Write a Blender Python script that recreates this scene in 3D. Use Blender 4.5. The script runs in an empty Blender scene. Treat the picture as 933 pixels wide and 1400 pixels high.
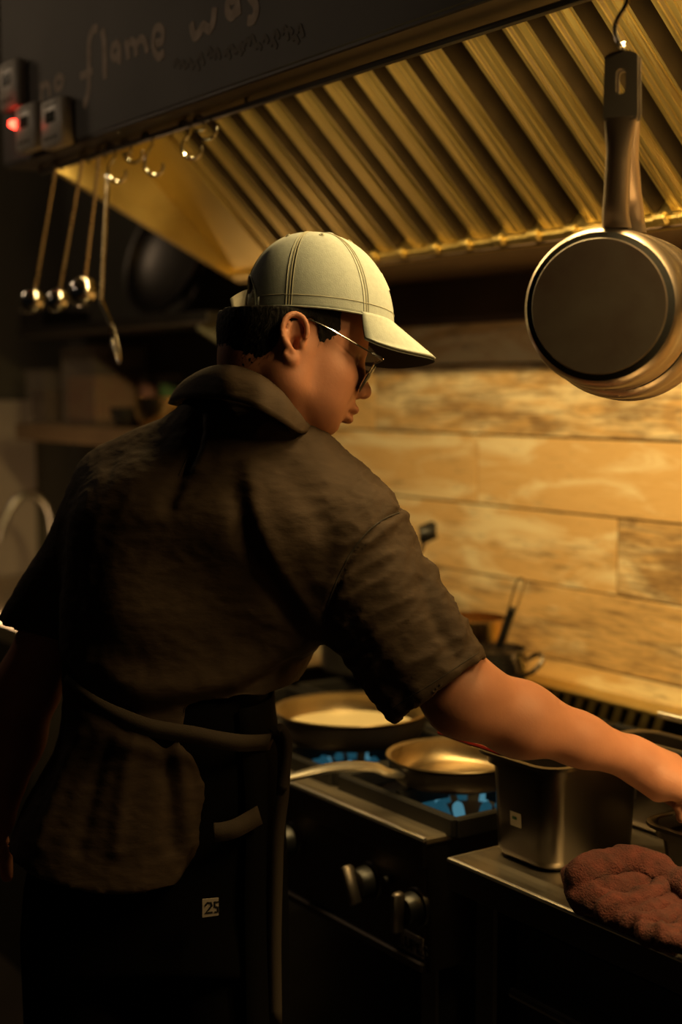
import bpy, math, random
import numpy as np
from mathutils import Vector, Matrix, noise
random.seed(7); np.random.seed(7)
S = bpy.context.scene
COL = S.collection

# ------------------------------------------------------------------ camera
FPX = 1944.4; EYE = 1.55
PIT = math.atan(165/FPX); YAW = math.atan(1339*math.cos(PIT)/FPX)
FH = np.array([-math.cos(YAW), math.sin(YAW), 0.]); RT = np.array([math.sin(YAW), math.cos(YAW), 0.])
FW = FH*math.cos(PIT)+np.array([0, 0, -math.sin(PIT)]); UP = FH*math.sin(PIT)+np.array([0, 0, math.cos(PIT)])
CAM = np.array([0, 0, EYE])
cd = bpy.data.cameras.new('camera'); cam = bpy.data.objects.new('camera', cd); COL.objects.link(cam)
M = Matrix.Identity(4)
for i in range(3): M[i][0], M[i][1], M[i][2], M[i][3] = RT[i], UP[i], -FW[i], CAM[i]
cam.matrix_world = M
cd.sensor_fit = 'VERTICAL'; cd.sensor_height = 36; cd.lens = 50; cd.clip_start = .05
cd.dof.use_dof = True; cd.dof.focus_distance = 1.76; cd.dof.aperture_fstop = 2.4
S.camera = cam
# ------------------------------------------------------------------ world, view, lamps
W = bpy.data.worlds.new('world'); S.world = W; W.use_nodes = True
W.node_tree.nodes['Background'].inputs[0].default_value = (.62, .56, .5, 1)
W.node_tree.nodes['Background'].inputs[1].default_value = .005
S.view_settings.view_transform = 'Standard'; S.view_settings.look = 'None'
S.view_settings.exposure = 0; S.view_settings.gamma = 1; S.view_settings.use_curve_mapping = False
WARM = (1, .68, .26)
def area(name, loc, target, sx, sy, power, color=WARM):
    l = bpy.data.lights.new(name, 'AREA'); l.shape = 'RECTANGLE'; l.size = sx; l.size_y = sy
    l.energy = power; l.color = color
    o = bpy.data.objects.new(name, l); COL.objects.link(o); o.location = loc
    o.rotation_euler = (Vector(target)-Vector(loc)).to_track_quat('-Z', 'Y').to_euler()
    return o
# tube lamps tucked behind the hood's front ledge, out of the camera's sight
for i, x in enumerate((-2.45, -1.85, -1.25, -.65)):
    area('hood_light', (x, 1.203, 2.016), (x, 1.5, 1.3), .5, .016, (1.8, 6.5, 10, 7.5)[i])
hl = bpy.data.lights.new('hand_fill_light', 'SPOT'); hl.energy = 52; hl.color = WARM; hl.shadow_soft_size = .03; hl.spot_size = math.radians(108); hl.spot_blend = .45  # spot added out of view to brighten the hand
ho = bpy.data.objects.new('hand_fill_light', hl); COL.objects.link(ho); ho.location = (-.62, 1.42, 1.797)
# spot added out of view to lift the hood front
rl_ = bpy.data.lights.new('fascia_fill', 'SPOT'); rl_.energy = 18; rl_.color = (1, .76, .52); rl_.shadow_soft_size = .12; rl_.spot_size = math.radians(42); rl_.spot_blend = .5
ro = bpy.data.objects.new('fascia_fill', rl_); COL.objects.link(ro); ro.location = (-2.7, -1.2, 2.5)
ro.rotation_euler = (Vector((-2.1, 1.08, 2.42))-ro.location).to_track_quat('-Z', 'Y').to_euler()
# bare point light added for a warm glow over the far sink
pl = bpy.data.lights.new('sink_fill', 'POINT'); pl.energy = 1.5; pl.color = (1, .62, .3); pl.shadow_soft_size = .08
po = bpy.data.objects.new('sink_fill', pl); COL.objects.link(po); po.location = (-3.7, 1.42, 1.02)

bl = bpy.data.lights.new('rear_fill', 'POINT'); bl.energy = 6; bl.color = (1, .72, .45); bl.shadow_soft_size = .15  # point light added out of view to lift the far shelves
bo = bpy.data.objects.new('rear_fill', bl); COL.objects.link(bo); bo.location = (-3.7, .5, 2.55)

# ------------------------------------------------------------------ pixel helpers (numbers measured on the photograph)
def ray(px, py): return FW+RT*(px-466.5)/FPX-UP*(py-700)/FPX
def pY(px, py, Y): r = ray(px, py); return CAM+r*(Y/r[1])
def pX(px, py, X): r = ray(px, py); return CAM+r*(X/r[0])
def pZ(px, py, Z): r = ray(px, py); return CAM+r*((Z-EYE)/r[2])
def Q(px, py, w):       # (u right, w away, z up) frame of the cook
    x = (px-466.5)/FPX; y = -(py-700)/FPX
    s = w/(math.cos(PIT)+y*math.sin(PIT))
    return np.array([x*s, w, EYE+s*(-math.sin(PIT)+y*math.cos(PIT))])
def toW(V):
    V = np.asarray(V, float).reshape(-1, 3)
    return V[:, :1]*RT+V[:, 1:2]*FH+V[:, 2:]*np.array([0, 0, 1.])

# ------------------------------------------------------------------ materials
MATS = {}
def mat(name, col, rough=.5, metal=0., bump=None, bscale=None, bdist=.001, var=None, vscale=20, aniso=None, emit=None, trans=0, alpha=1, sheen=0, rvar=0, coat=0):
    m = bpy.data.materials.new(name); m.use_nodes = True; nt = m.node_tree; N = nt.nodes; L = nt.links
    b = N['Principled BSDF']; b.inputs['Base Color'].default_value = (*col, 1)
    b.inputs['Roughness'].default_value = rough; b.inputs['Metallic'].default_value = metal
    if trans: b.inputs['Transmission Weight'].default_value = trans
    if alpha < 1: b.inputs['Alpha'].default_value = alpha
    if sheen: b.inputs['Sheen Weight'].default_value = sheen
    if coat: b.inputs['Coat Weight'].default_value = coat
    if emit: b.inputs['Emission Color'].default_value = (*emit[0], 1); b.inputs['Emission Strength'].default_value = emit[1]
    tc = N.new('ShaderNodeTexCoord'); mp = N.new('ShaderNodeMapping'); L.new(tc.outputs['Object'], mp.inputs[0])
    if aniso: mp.inputs['Scale'].default_value = aniso
    if var or rvar:
        n = N.new('ShaderNodeTexNoise'); n.inputs['Scale'].default_value = vscale; n.inputs['Detail'].default_value = 6
        L.new(mp.outputs[0], n.inputs['Vector'])
        if var:
            r = N.new('ShaderNodeValToRGB'); r.color_ramp.elements[0].position = .32; r.color_ramp.elements[1].position = .68
            r.color_ramp.elements[0].color = (*col, 1); r.color_ramp.elements[1].color = (*var, 1)
            L.new(n.outputs[0], r.inputs[0]); L.new(r.outputs[0], b.inputs['Base Color'])
        if rvar:
            mr = N.new('ShaderNodeMapRange'); mr.inputs[3].default_value = rough-rvar; mr.inputs[4].default_value = rough+rvar
            mr.inputs[1].default_value = .3; mr.inputs[2].default_value = .7
            L.new(n.outputs[0], mr.inputs[0]); L.new(mr.outputs[0], b.inputs['Roughness'])
    if bump:
        n2 = N.new('ShaderNodeTexNoise'); n2.inputs['Scale'].default_value = bscale; n2.inputs['Detail'].default_value = 5
        L.new(mp.outputs[0], n2.inputs['Vector'])
        bp = N.new('ShaderNodeBump'); bp.inputs['Strength'].default_value = bump; bp.inputs['Distance'].default_value = bdist
        L.new(n2.outputs[0], bp.inputs['Height']); L.new(bp.outputs[0], b.inputs['Normal'])
    MATS[name] = m; return m
mat('brushed_steel', (.56, .54, .5), .34, 1, bump=.25, bscale=60, bdist=.0004, aniso=(1, 1, 14), rvar=.07, vscale=9)
mat('filter_steel', (.61, .475, .18), .36, 1, bump=.3, bscale=3, bdist=.001, aniso=(60, 1, 1), rvar=.1, vscale=6)
mat('gap_shade_steel', (.07, .045, .02), .5, .7, var=(.045, .03, .014), vscale=12)
mat('handle_steel', (.46, .37, .29), .4, .95, rvar=.05, vscale=12)
mat('pan_steel', (.33, .27, .22), .36, 1, rvar=.06, vscale=14, bump=.12, bscale=40, bdist=.0004)
mat('worn_steel', (.33, .29, .25), .28, 1, rvar=.1, vscale=20)
mat('dull_steel', (.2, .17, .145), .42, .9)
mat('pan_shade', (.05, .042, .035), .45, .7)
mat('pan_inside', (.42, .33, .2), .36, 1, rvar=.08, vscale=18)
mat('counter_steel', (.55, .48, .38), .38, 1, bump=.05, bscale=30, bdist=.0002, aniso=(1, 9, 1), rvar=.05, vscale=4)
mat('container_steel', (.17, .148, .125), .32, 1, rvar=.04, vscale=9)
mat('dark_steel', (.12, .11, .1), .4, .9, rvar=.1, vscale=5)
mat('stove_steel', (.1, .085, .072), .42, .9, rvar=.1, vscale=5)
mat('hood_back', (.16, .105, .07), .5, .7, var=(.1, .065, .045), vscale=4)
mat('ledge_steel', (.03, .019, .012), .55, .2, rvar=.06, vscale=5)
mat('black_iron', (.015, .014, .013), .6, .3, bump=.3, bscale=120, bdist=.0008)
mat('black_plastic', (.012, .012, .012), .35)
mat('chrome', (.72, .7, .68), .12, 1)
mat('pan_bottom', (.1, .08, .062), .6, .3, var=(.065, .04, .03), vscale=16, rvar=.06)
mat('fascia_paint', (.075, .066, .056), .75, 0, var=(.095, .083, .071), vscale=5, bump=.15, bscale=70)
mat('chalk', (.4, .31, .24), .9, 0, var=(.28, .215, .16), vscale=60)
mat('chalk_smudge', (.13, .11, .09), .9, 0, var=(.1, .085, .07), vscale=40)
mat('white_plastic', (.42, .37, .31), .45)
mat('screen_dark', (.015, .017, .016), .15)
mat('shirt', (.062, .041, .028), .78, 0, var=(.05, .033, .022), vscale=25, bump=.45, bscale=60, bdist=.002, aniso=(1, 1, 2.2))
mat('shirt_thread', (.03, .022, .016), .9)
mat('cap_cloth', (.38, .42, .40), .88, 0, var=(.33, .365, .35), vscale=160, bump=.5, bscale=700, bdist=.0006, sheen=.1)
mat('cap_seam', (.36, .35, .27), .9)
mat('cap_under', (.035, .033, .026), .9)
mat('cap_white', (.75, .71, .6), .8)
mat('black_cloth', (.004, .0035, .0035), .9, 0, bump=.3, bscale=200)
mat('strap_cloth', (.055, .042, .033), .9, 0, bump=.4, bscale=500)
mat('hair', (.005, .004, .0035), .7, 0, bump=.8, bscale=260, bdist=.002, aniso=(1, 1, .35))
mat('lens', (.02, .02, .02), .08, 0, alpha=.88, coat=.3)
mat('tag_white', (.5, .42, .36), .7)
mat('ink', (.01, .01, .01), .8)
mat('towel', (.085, .015, .009), .95, 0, var=(.04, .008, .005), vscale=60, bump=1, bscale=420, bdist=.003)
mat('towel_hem', (.06, .025, .018), .95, bump=1, bscale=400, bdist=.002)
mat('red_plastic', (.16, .012, .008), .18, coat=.5)
mat('batter', (.7, .6, .36), .4, bump=.2, bscale=30)
mat('wall_grey', (.1, .092, .07), .85, 0, var=(.085, .078, .06), vscale=3)
mat('wall_white', (.5, .43, .36), .5, 0, var=(.42, .36, .3), vscale=3)
mat('floor', (.06, .05, .045), .5, 0, var=(.04, .035, .03), vscale=5)
mat('shelf_wood', (.3, .2, .11), .6, 0, var=(.22, .14, .08), vscale=8, aniso=(1, 1, 6))
mat('bracket_paint', (.2, .2, .15), .7)
mat('grout', (.09, .055, .03), .9)
mat('sticker_white', (.75, .68, .55), .7)
mat('clear_plastic', (.5, .42, .36), .3, alpha=.22)
mat('orange_food', (.45, .16, .06), .7, var=(.5, .3, .12), vscale=30)
mat('pink_food', (.5, .2, .15), .6)
mat('green_food', (.05, .3, .05), .6)
mat('brown_jar', (.12, .06, .03), .3)
mat('brass_bowl', (.7, .5, .25), .22, 1)
mat('lamp_tube', (1, .8, .5), .5, emit=(WARM, 3))
mat('led_red', (.6, .02, .01), .4, emit=((1, .04, .02), 14))
mat('flame', (0, 0, 0), .6, emit=((.02, .11, .16), .45))
mat('flame_core', (0, 0, 0), .6, emit=((.08, .25, .33), .7))
mat('label_red', (.25, .03, .02), .5); mat('label_white', (.3, .25, .2), .5); mat('green_ink', (.1, .25, .1), .6)
def skin_mat():
    m = mat('skin', (.47, .22, .115), .5, 0, bump=.25, bscale=260, bdist=.0007)
    N = m.node_tree.nodes; L = m.node_tree.links; b = N['Principled BSDF']
    b.inputs['Subsurface Weight'].default_value = .12; b.inputs['Subsurface Radius'].default_value = (.01, .004, .002)
    b.inputs['Subsurface Scale'].default_value = .6
    n = N.new('ShaderNodeTexNoise'); n.inputs['Scale'].default_value = 22; n.inputs['Detail'].default_value = 5
    r = N.new('ShaderNodeValToRGB'); r.color_ramp.elements[0].color = (.43, .18, .103, 1); r.color_ramp.elements[1].color = (.365, .145, .08, 1)
    r.color_ramp.elements[0].position = .35; r.color_ramp.elements[1].position = .7
    tc = N.new('ShaderNodeTexCoord'); L.new(tc.outputs['Object'], n.inputs[0]); L.new(n.outputs[0], r.inputs[0]); L.new(r.outputs[0], b.inputs['Base Color'])
skin_mat(); MATS['skin'].node_tree.nodes['Principled BSDF'].inputs['Roughness'].default_value = .6
for _k, _v in (('shirt', .15), ('black_cloth', .04), ('hair', .15), ('strap_cloth', .1)): MATS[_k].node_tree.nodes['Principled BSDF'].inputs['Specular IOR Level'].default_value = _v
mat('lip', (.3, .085, .06), .4); mat('eye_white', (.25, .2, .18), .3)
def tile_mat():
    m = bpy.data.materials.new('wood_tile'); m.use_nodes = True; N = m.node_tree.nodes; L = m.node_tree.links
    b = N['Principled BSDF']; b.inputs['Roughness'].default_value = .42
    tc = N.new('ShaderNodeTexCoord'); oi = N.new('ShaderNodeObjectInfo')
    ofs = N.new('ShaderNodeVectorMath'); ofs.operation = 'MULTIPLY_ADD'
    cr = N.new('ShaderNodeCombineXYZ'); ml = N.new('ShaderNodeMath'); ml.operation = 'MULTIPLY'; ml.inputs[1].default_value = 37
    L.new(oi.outputs['Random'], ml.inputs[0]); L.new(ml.outputs[0], cr.inputs[0]); L.new(ml.outputs[0], cr.inputs[2])
    L.new(tc.outputs['Object'], ofs.inputs[0]); ofs.inputs[1].default_value = (1, 1, 1); L.new(cr.outputs[0], ofs.inputs[2])
    def nz(scale, sc3, det, dist=0):
        mp = N.new('ShaderNodeMapping'); mp.inputs['Scale'].default_value = sc3; L.new(ofs.outputs[0], mp.inputs[0])
        n = N.new('ShaderNodeTexNoise'); n.inputs['Scale'].default_value = scale; n.inputs['Detail'].default_value = det; n.inputs['Distortion'].default_value = dist
        n.inputs['Roughness'].default_value = .62
        L.new(mp.outputs[0], n.inputs['Vector']); return n.outputs[0]
    def math_(op, a, c, v=None):
        q = N.new('ShaderNodeMath'); q.operation = op; q.use_clamp = op != 'ADD' and op != 'SUBTRACT'
        for k, s in enumerate((a, c)):
            if isinstance(s, (int, float)): q.inputs[k].default_value = s
            else: L.new(s, q.inputs[k])
        return q.outputs[0]
    def ramp(v, p0, p1, c0=(0, 0, 0, 1), c1=(1, 1, 1, 1)):
        r = N.new('ShaderNodeValToRGB'); r.color_ramp.elements[0].position = p0; r.color_ramp.elements[1].position = p1
        r.color_ramp.elements[0].color = c0; r.color_ramp.elements[1].color = c1; L.new(v, r.inputs[0]); return r.outputs[0]
    def mix(f, a, c):
        q = N.new('ShaderNodeMix'); q.data_type = 'RGBA'
        if isinstance(f, (int, float)): q.inputs[0].default_value = f
        else: L.new(f, q.inputs[0])
        for k, s in ((6, a), (7, c)):
            if isinstance(s, tuple): q.inputs[k].default_value = s
            else: L.new(s, q.inputs[k])
        return q.outputs[2]
    sc = N.new('ShaderNodeSeparateColor'); L.new(oi.outputs['Color'], sc.inputs[0])   # r: cream paint, g: weathering
    grain = nz(14, (1, 1, 10), 8, .5); patch = nz(5, (.7, 1, 3.6), 6, 1.0); dark = nz(4, (.9, 1, 4), 8, .6)
    base = mix(grain, (.62, .37, .13, 1), (.86, .6, .28, 1))
    pv = math_('ADD', patch, math_('SUBTRACT', sc.outputs[0], .5))
    c1 = mix(ramp(pv, .46, .6), base, (.9, .75, .46, 1))
    dv = math_('ADD', math_('MULTIPLY', math_('ADD', dark, grain), .5), math_('SUBTRACT', sc.outputs[1], .5))
    c2 = mix(math_('MULTIPLY', ramp(dv, .47, .62), .8), c1, (.17, .095, .04, 1))
    L.new(c2, b.inputs['Base Color'])
    bp = N.new('ShaderNodeBump'); bp.inputs['Strength'].default_value = .3; bp.inputs['Distance'].default_value = .001
    L.new(grain, bp.inputs['Height']); L.new(bp.outputs[0], b.inputs['Normal'])
    MATS['wood_tile'] = m
tile_mat()

# ------------------------------------------------------------------ mesh helpers
def chain_loc(o):
    v = Vector((0, 0, 0))
    while o is not None: v += o.location; o = o.parent
    return v
def tagit(o, label=None, cat=None, group=None, kind=None):
    if label: o['label'] = label
    if cat: o['category'] = cat
    if group: o['group'] = group
    if kind: o['kind'] = kind
    return o
def thing(name, loc, label, cat, group=None):
    o = bpy.data.objects.new(name, None); COL.objects.link(o); o.location = loc; o.empty_display_size = .05
    return tagit(o, label, cat, group)
def mk(name, V, F, m, parent=None, smooth=True, origin=None, sharp=None):
    """world-space vertices -> one mesh object; origin = point the object's own location takes"""
    V = np.asarray(V, float)
    pl = chain_loc(parent) if parent else Vector((0, 0, 0))
    loc = Vector(origin)-pl if origin is not None else Vector((0, 0, 0))
    if origin is None and parent is None: loc = Vector(V.mean(0)); loc.z = V[:, 2].min()
    off = pl+loc
    me = bpy.data.meshes.new(name)
    me.from_pydata((V-np.array(off)).tolist(), [], F if isinstance(F, list) else F.tolist()); me.update()
    me.materials.append(MATS[m])
    me.polygons.foreach_set('use_smooth', [smooth]*len(me.polygons))
    o = bpy.data.objects.new(name, me); COL.objects.link(o); o.location = loc
    if parent: o.parent = parent
    if smooth and sharp:
        me.set_sharp_from_angle(angle=math.radians(sharp))
    return o
class MB:
    def __init__(s): s.V = []; s.F = []
    def add(s, V, F):
        n = len(s.V); s.V += [tuple(map(float, v)) for v in V]; s.F += [[i+n for i in f] for f in F]; return s
    def box(s, lo, hi, bev=.0, T=None):
        lo = np.array(lo, float); hi = np.array(hi, float); b = min(bev, *(abs(hi-lo)/2.01))
        if b <= 0:
            V = [(x, y, z) for x in (lo[0], hi[0]) for y in (lo[1], hi[1]) for z in (lo[2], hi[2])]
            F = [[0, 1, 3, 2], [4, 6, 7, 5], [0, 4, 5, 1], [2, 3, 7, 6], [0, 2, 6, 4], [1, 5, 7, 3]]
        else:
            c = (lo+hi)/2; h = (hi-lo)/2; V = []; idx = {}
            for sx in (-1, 1):
                for sy in (-1, 1):
                    for sz in (-1, 1):
                        sg = np.array([sx, sy, sz])
                        for ax in range(3):
                            p = h-b; q = p.copy(); q[ax] = h[ax]; idx[(sx, sy, sz, ax)] = len(V); V.append(c+sg*q)
            F = []
            for ax in range(3):
                a1, a2 = (ax+1) % 3, (ax+2) % 3
                for sg in (-1, 1):
                    f = []
                    for (p, q) in ((-1, -1), (1, -1), (1, 1), (-1, 1)):
                        k = [0, 0, 0]; k[ax] = sg; k[a1] = p; k[a2] = q; f.append(idx[(*k, ax)])
                    F.append(f if sg > 0 else f[::-1])
                for p in (-1, 1):      # edge strips parallel to ax
                    for q in (-1, 1):
                        k0 = [0, 0, 0]; k0[a1] = p; k0[a2] = q; k1 = list(k0); k0[ax] = -1; k1[ax] = 1
                        f = [idx[(*k0, a1)], idx[(*k1, a1)], idx[(*k1, a2)], idx[(*k0, a2)]]
                        F.append(f if p*q < 0 else f[::-1])
            for sx in (-1, 1):
                for sy in (-1, 1):
                    for sz in (-1, 1):
                        f = [idx[(sx, sy, sz, a)] for a in range(3)]
                        F.append(f if sx*sy*sz > 0 else f[::-1])
        if T is not None: V = [T(v) for v in V]
        return s.add(V, F)
    def tube(s, pts, r, n=10, cap=True, flat=1., up=(0, 0, 1)):
        pts = [np.array(p, float) for p in pts]; m = len(pts)
        rs = r if hasattr(r, '__len__') else [r]*m
        V = []; F = []; up = np.array(up, float); prev = None
        for i, p in enumerate(pts):
            t = pts[min(i+1, m-1)]-pts[max(i-1, 0)]; t /= np.linalg.norm(t)+1e-12
            if prev is None:
                a = np.cross(t, up)
                if np.linalg.norm(a) < .1: a = np.cross(t, (1, 0, 0))
            else: a = prev-t*(prev@t)
            a /= np.linalg.norm(a); prev = a; b = np.cross(t, a)
            for k in range(n):
                th = 2*math.pi*k/n; V.append(p+rs[i]*(a*math.cos(th)+b*math.sin(th)*flat))
        for i in range(m-1):
            for k in range(n):
                k2 = (k+1) % n; F.append([i*n+k, i*n+k2, (i+1)*n+k2, (i+1)*n+k])
        if cap: F += [list(range(n))[::-1], [(m-1)*n+k for k in range(n)]]
        return s.add(V, F)
    def lathe(s, prof, c=(0, 0, 0), axis=(0, 0, 1), n=48, closed=False):
        ax = np.array(axis, float); ax /= np.linalg.norm(ax)
        a = np.cross(ax, (0, 0, 1)); a = np.array([1., 0, 0]) if np.linalg.norm(a) < 1e-6 else a/np.linalg.norm(a); b = np.cross(ax, a)
        c = np.array(c, float); V = []; F = []; rings = []
        for r, h in prof:
            if r < 1e-6: rings.append([len(V)]); V.append(c+ax*h)
            else:
                rings.append([len(V)+k for k in range(n)])
                for k in range(n):
                    th = 2*math.pi*k/n; V.append(c+ax*h+r*(a*math.cos(th)+b*math.sin(th)))
        if closed: rings.append(rings[0])
        for A, B in zip(rings, rings[1:]):
            if len(A) == 1 and len(B) == 1: continue
            for k in range(n):
                k2 = (k+1) % n
                if len(A) == 1: F.append([A[0], B[k2], B[k]])
                elif len(B) == 1: F.append([A[k], A[k2], B[0]])
                else: F.append([A[k], A[k2], B[k2], B[k]])
        return s.add(V, F)
    def prism(s, poly, p0, ex, ey, ez):   # poly in (ex, ey), extruded by the vector ez
        p0, ex, ey, ez = (np.array(q, float) for q in (p0, ex, ey, ez)); n = len(poly)
        V = [p0+ex*x+ey*y for x, y in poly]+[p0+ex*x+ey*y+ez for x, y in poly]
        F = [list(range(n))[::-1], [n+k for k in range(n)]]+[[k, (k+1) % n, n+(k+1) % n, n+k] for k in range(n)]
        return s.add(V, F)
    def build(s, name, m, parent=None, smooth=True, origin=None, sharp=35):
        return mk(name, s.V, s.F, m, parent, smooth, origin, sharp)
def smooth_path(pts, n=8):
    P = [np.array(p, float) for p in pts]; P = [2*P[0]-P[1]]+P+[2*P[-1]-P[-2]]; out = []
    for i in range(1, len(P)-2):
        for k in range(n):
            t = k/n
            out.append(.5*((2*P[i])+(-P[i-1]+P[i+1])*t+(2*P[i-1]-5*P[i]+4*P[i+1]-P[i+2])*t*t+(-P[i-1]+3*P[i]-3*P[i+1]+P[i+2])*t**3))
    out.append(P[-2]); return out
def copy_tree(o, parent=None):
    c = o.copy(); COL.objects.link(c)
    if parent: c.parent = parent
    for ch in list(o.children): copy_tree(ch, c)
    return c
def rrect(x0, y0, x1, y1, r, n=6):
    out = []
    for cx, cy, a0 in ((x1-r, y0+r, -90), (x1-r, y1-r, 0), (x0+r, y1-r, 90), (x0+r, y0+r, 180)):
        for k in range(n+1):
            a = math.radians(a0+90*k/n); out.append((cx+r*math.cos(a), cy+r*math.sin(a)))
    return out

# ------------------------------------------------------------------ the room
def struct(mb, name, m, smooth=False): return tagit(mb.build(name, m, smooth=smooth), kind='structure')
struct(MB().box((-5.2, -3, -.1), (1.5, 2.2, 0)), 'floor', 'floor')
struct(MB().box((-5.2, -3, 2.75), (1.5, 2.2, 2.85)), 'ceiling', 'wall_grey')
wb = thing('wall_back', (0, 1.97, 0), None, None); wb['kind'] = 'structure'
MB().box((-4.6, 1.97, 0), (1.5, 2.1, 2.75)).build('plaster', 'wall_grey', wb, smooth=False)
MB().box((-3.1, 1.962, .86), (1.2, 1.97, 1.76)).build('grout', 'grout', wb, smooth=False)
TH = .1487; rows = [1.013-TH, 1.013, 1.161, 1.31, 1.459, 1.608]; seam = [-1.10, -1.51, -1.92, -2.335, -2.71, -3.12]
tile_mesh = None
tones = {(1, -1.51): (.42, .5), (1, -2.71): (.46, .52), (2, -1.92): (.46, .56), (2, -3.12): (.56, .73), (3, -2.335): (.45, .42), (3, -3.535): (.62, .42),
         (4, -2.71): (.54, .53), (4, -1.51): (.62, .56), (5, -3.12): (.42, .45), (5, -1.92): (.42, .45), (0, -1.1): (.45, .45), (0, -2.3): (.45, .45)}
for ri, z in enumerate(rows):
    for k in range(-4, 4):
        x = seam[ri]+1.2*k
        if x+1.2 < -2.95 or x > .6: continue
        h = TH-.0036
        if x < -3.1:      # cut tile at the end of the splashback
            t = MB().box((-3.1, 1.9545, z+.0018), (x+1.1975, 1.9625, z+TH-.0018), .0012)
            o = mk('tile', np.array(t.V), t.F, 'wood_tile', wb, smooth=False, origin=(x+.6, 1.9585, z+TH/2))
            o.color = (.5, .45, random.random(), 1); continue
        if tile_mesh is None:
            t = MB().box((-.5975, -.004, -h/2), (.5975, .004, h/2), .0012)
            to = mk('tile', np.array(t.V), t.F, 'wood_tile', wb, smooth=False, origin=(0, 1.97, 0)); tile_mesh = to.data
            # re-centre the shared mesh on the tile's own middle
            for v in tile_mesh.vertices: v.co.y += 1.97
            o = to
        else:
            o = bpy.data.objects.new('tile', tile_mesh); COL.objects.link(o); o.parent = wb
        o.location = (x+.6, 1.9585-1.97+random.uniform(-.0006, .0006), z+TH/2)
        tn = tones.get((ri, round(x, 3)), (random.uniform(.4, .6), random.uniform(.36, .52)))
        o.color = (tn[0], tn[1], random.random(), 1)
wl = thing('wall_left', (-4.5, 0, 0), None, None); wl['kind'] = 'structure'
MB().box((-4.6, -3, 0), (-4.5, 1.97, 2.75)).build('plaster', 'wall_grey', wl, smooth=False)
MB().box((-4.5, 1.2, .8), (-4.48, 1.84, 1.52)).build('splash_panel', 'wall_white', wl, smooth=False)

# ------------------------------------------------------------------ extractor hood
hood = thing('range_hood', (-1.4, 1.5, 1.68), 'steel range hood with grey lettered front above the stove', 'range hood')
XL, XR = -2.75, -.1
MB().box((XL-.02, 1.08, 2.0), (XR, 1.1, 2.72), .002).build('fascia', 'fascia_paint', hood, smooth=False)
MB().box((XL-.02, 1.082, 1.994), (XR, 1.18, 2.004), .002).build('underside_ledge', 'ledge_steel', hood, smooth=False)
# left end: the slanted lower edge runs from the ledge down to the back box
b = MB(); b.prism([(1.082, 2.0), (1.18, 2.0), (1.62, 1.79), (1.97, 1.79), (1.97, 2.72), (1.082, 2.72)], (XL-.02, 0, 0), (0, 1, 0), (0, 0, 1), (.02, 0, 0))
b.build('side_panel', 'filter_steel', hood, smooth=False)
MB().box((XL, 1.6, 1.79), (XR, 1.965, 1.8), .002).build('grease_channel', 'hood_back', hood, smooth=False)
MB().box((XL, 1.948, 1.694), (XR, 1.953, 1.79), .001).build('back_sheet', 'hood_back', hood, smooth=False)
# slanted filter bed: local x along the hood, local s up the slope
def slope(x, s, d=0):    # s from 0 at the bottom rail upwards; d out of the bed towards the cook
    c, n = np.array([0, -.725, .689]), np.array([0, -.689, -.725])
    return np.array([x, 1.6, 1.81])+c*s+n*d
def sbox(mb, x0, x1, s0, s1, d0, d1, bev=.001): return mb.box((x0, s0, d0), (x1, s1, d1), bev, T=lambda v: slope(*v))
sbox(MB(), XL, XR, 0, .62, -.072, -.064).build('backing_sheet', 'black_iron', hood, smooth=False)  # black colour stands in for shade behind the baffle gaps
sbox(MB(), XL, -2.575, 0, .62, -.012, 0).build('blank_panel', 'filter_steel', hood, smooth=False)
sbox(MB(), -2.575, -2.558, 0, .6, -.03, .006).build('panel_rib', 'filter_steel', hood, smooth=False)
g = MB(); sbox(g, XL, XR, -.022, .004, -.03, .012, .003); g.build('bottom_rail', 'filter_steel', hood, smooth=False)
# baffles: channel strips with grooves, one mesh shared
prof = [(-.0295, -.05), (-.0295, -.004), (-.027, .001), (-.019, .001), (-.0175, -.0015), (-.016, .001), (-.007, .0035), (-.0055, .001), (-.004, .0035), (.006, .0035), (.0075, .001), (.009, .0035), (.017, .001), (.0185, -.0015), (.02, .001), (.0235, .001), (.024, .005), (.0295, .005), (.0295, -.05), (.0275, -.05), (.0275, -.003), (-.0275, -.003), (-.0275, -.05)]
bm = MB(); o0 = slope(0, 0); cdir = slope(0, 1)-o0; nd = slope(0, 0, 1)-o0
bm.prism(prof, o0+cdir*.006, (1, 0, 0), nd, cdir*.6)
xs = []; x = -2.52; k = 0
while x < -.2:
    xs.append(x); k += 1; x += .088 + (.012 if k % 5 == 0 else 0)
bf = bm.build('baffle', 'filter_steel', hood, smooth=False, origin=tuple(o0)); bf.location.x = xs[0]-hood.location.x
bf.data.materials.append(MATS['gap_shade_steel']); _n = np.array(nd)
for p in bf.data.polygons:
    if abs(p.normal.x) > .7 and p.area > .01: p.material_index = 1  # darker flange sides: shade of the gaps put into the colour
tabm = MB(); sbox(tabm, -.013, .013, -.008, .012, .004, .018, .004)
tb = tabm.build('drain_tab', 'filter_steel', hood, smooth=False, origin=tuple(o0)); tb.location.x = xs[0]+.044-hood.location.x
for x in xs[1:]:
    c = bf.copy(); COL.objects.link(c); c.location.x = x-hood.location.x
    c = tb.copy(); COL.objects.link(c); c.location.x = x+.044-hood.location.x
for x in (-2.45, -1.85, -1.25, -.65):
    MB().tube([(x-.25, 1.2, 2.032), (x+.25, 1.2, 2.032)], .009, 10).build('light_tube', 'lamp_tube', hood)
# hanging rail under the ledge
r = MB().tube([(XL+.05, 1.13, 1.982), (XR, 1.13, 1.982)], .005, 8)
for x in (-2.7, -1.9, -1.1, -.4): r.tube([(x, 1.13, 1.982), (x, 1.13, 1.996)], .004, 6)
r.build('hanging_rail', 'dark_steel', hood)
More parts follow.
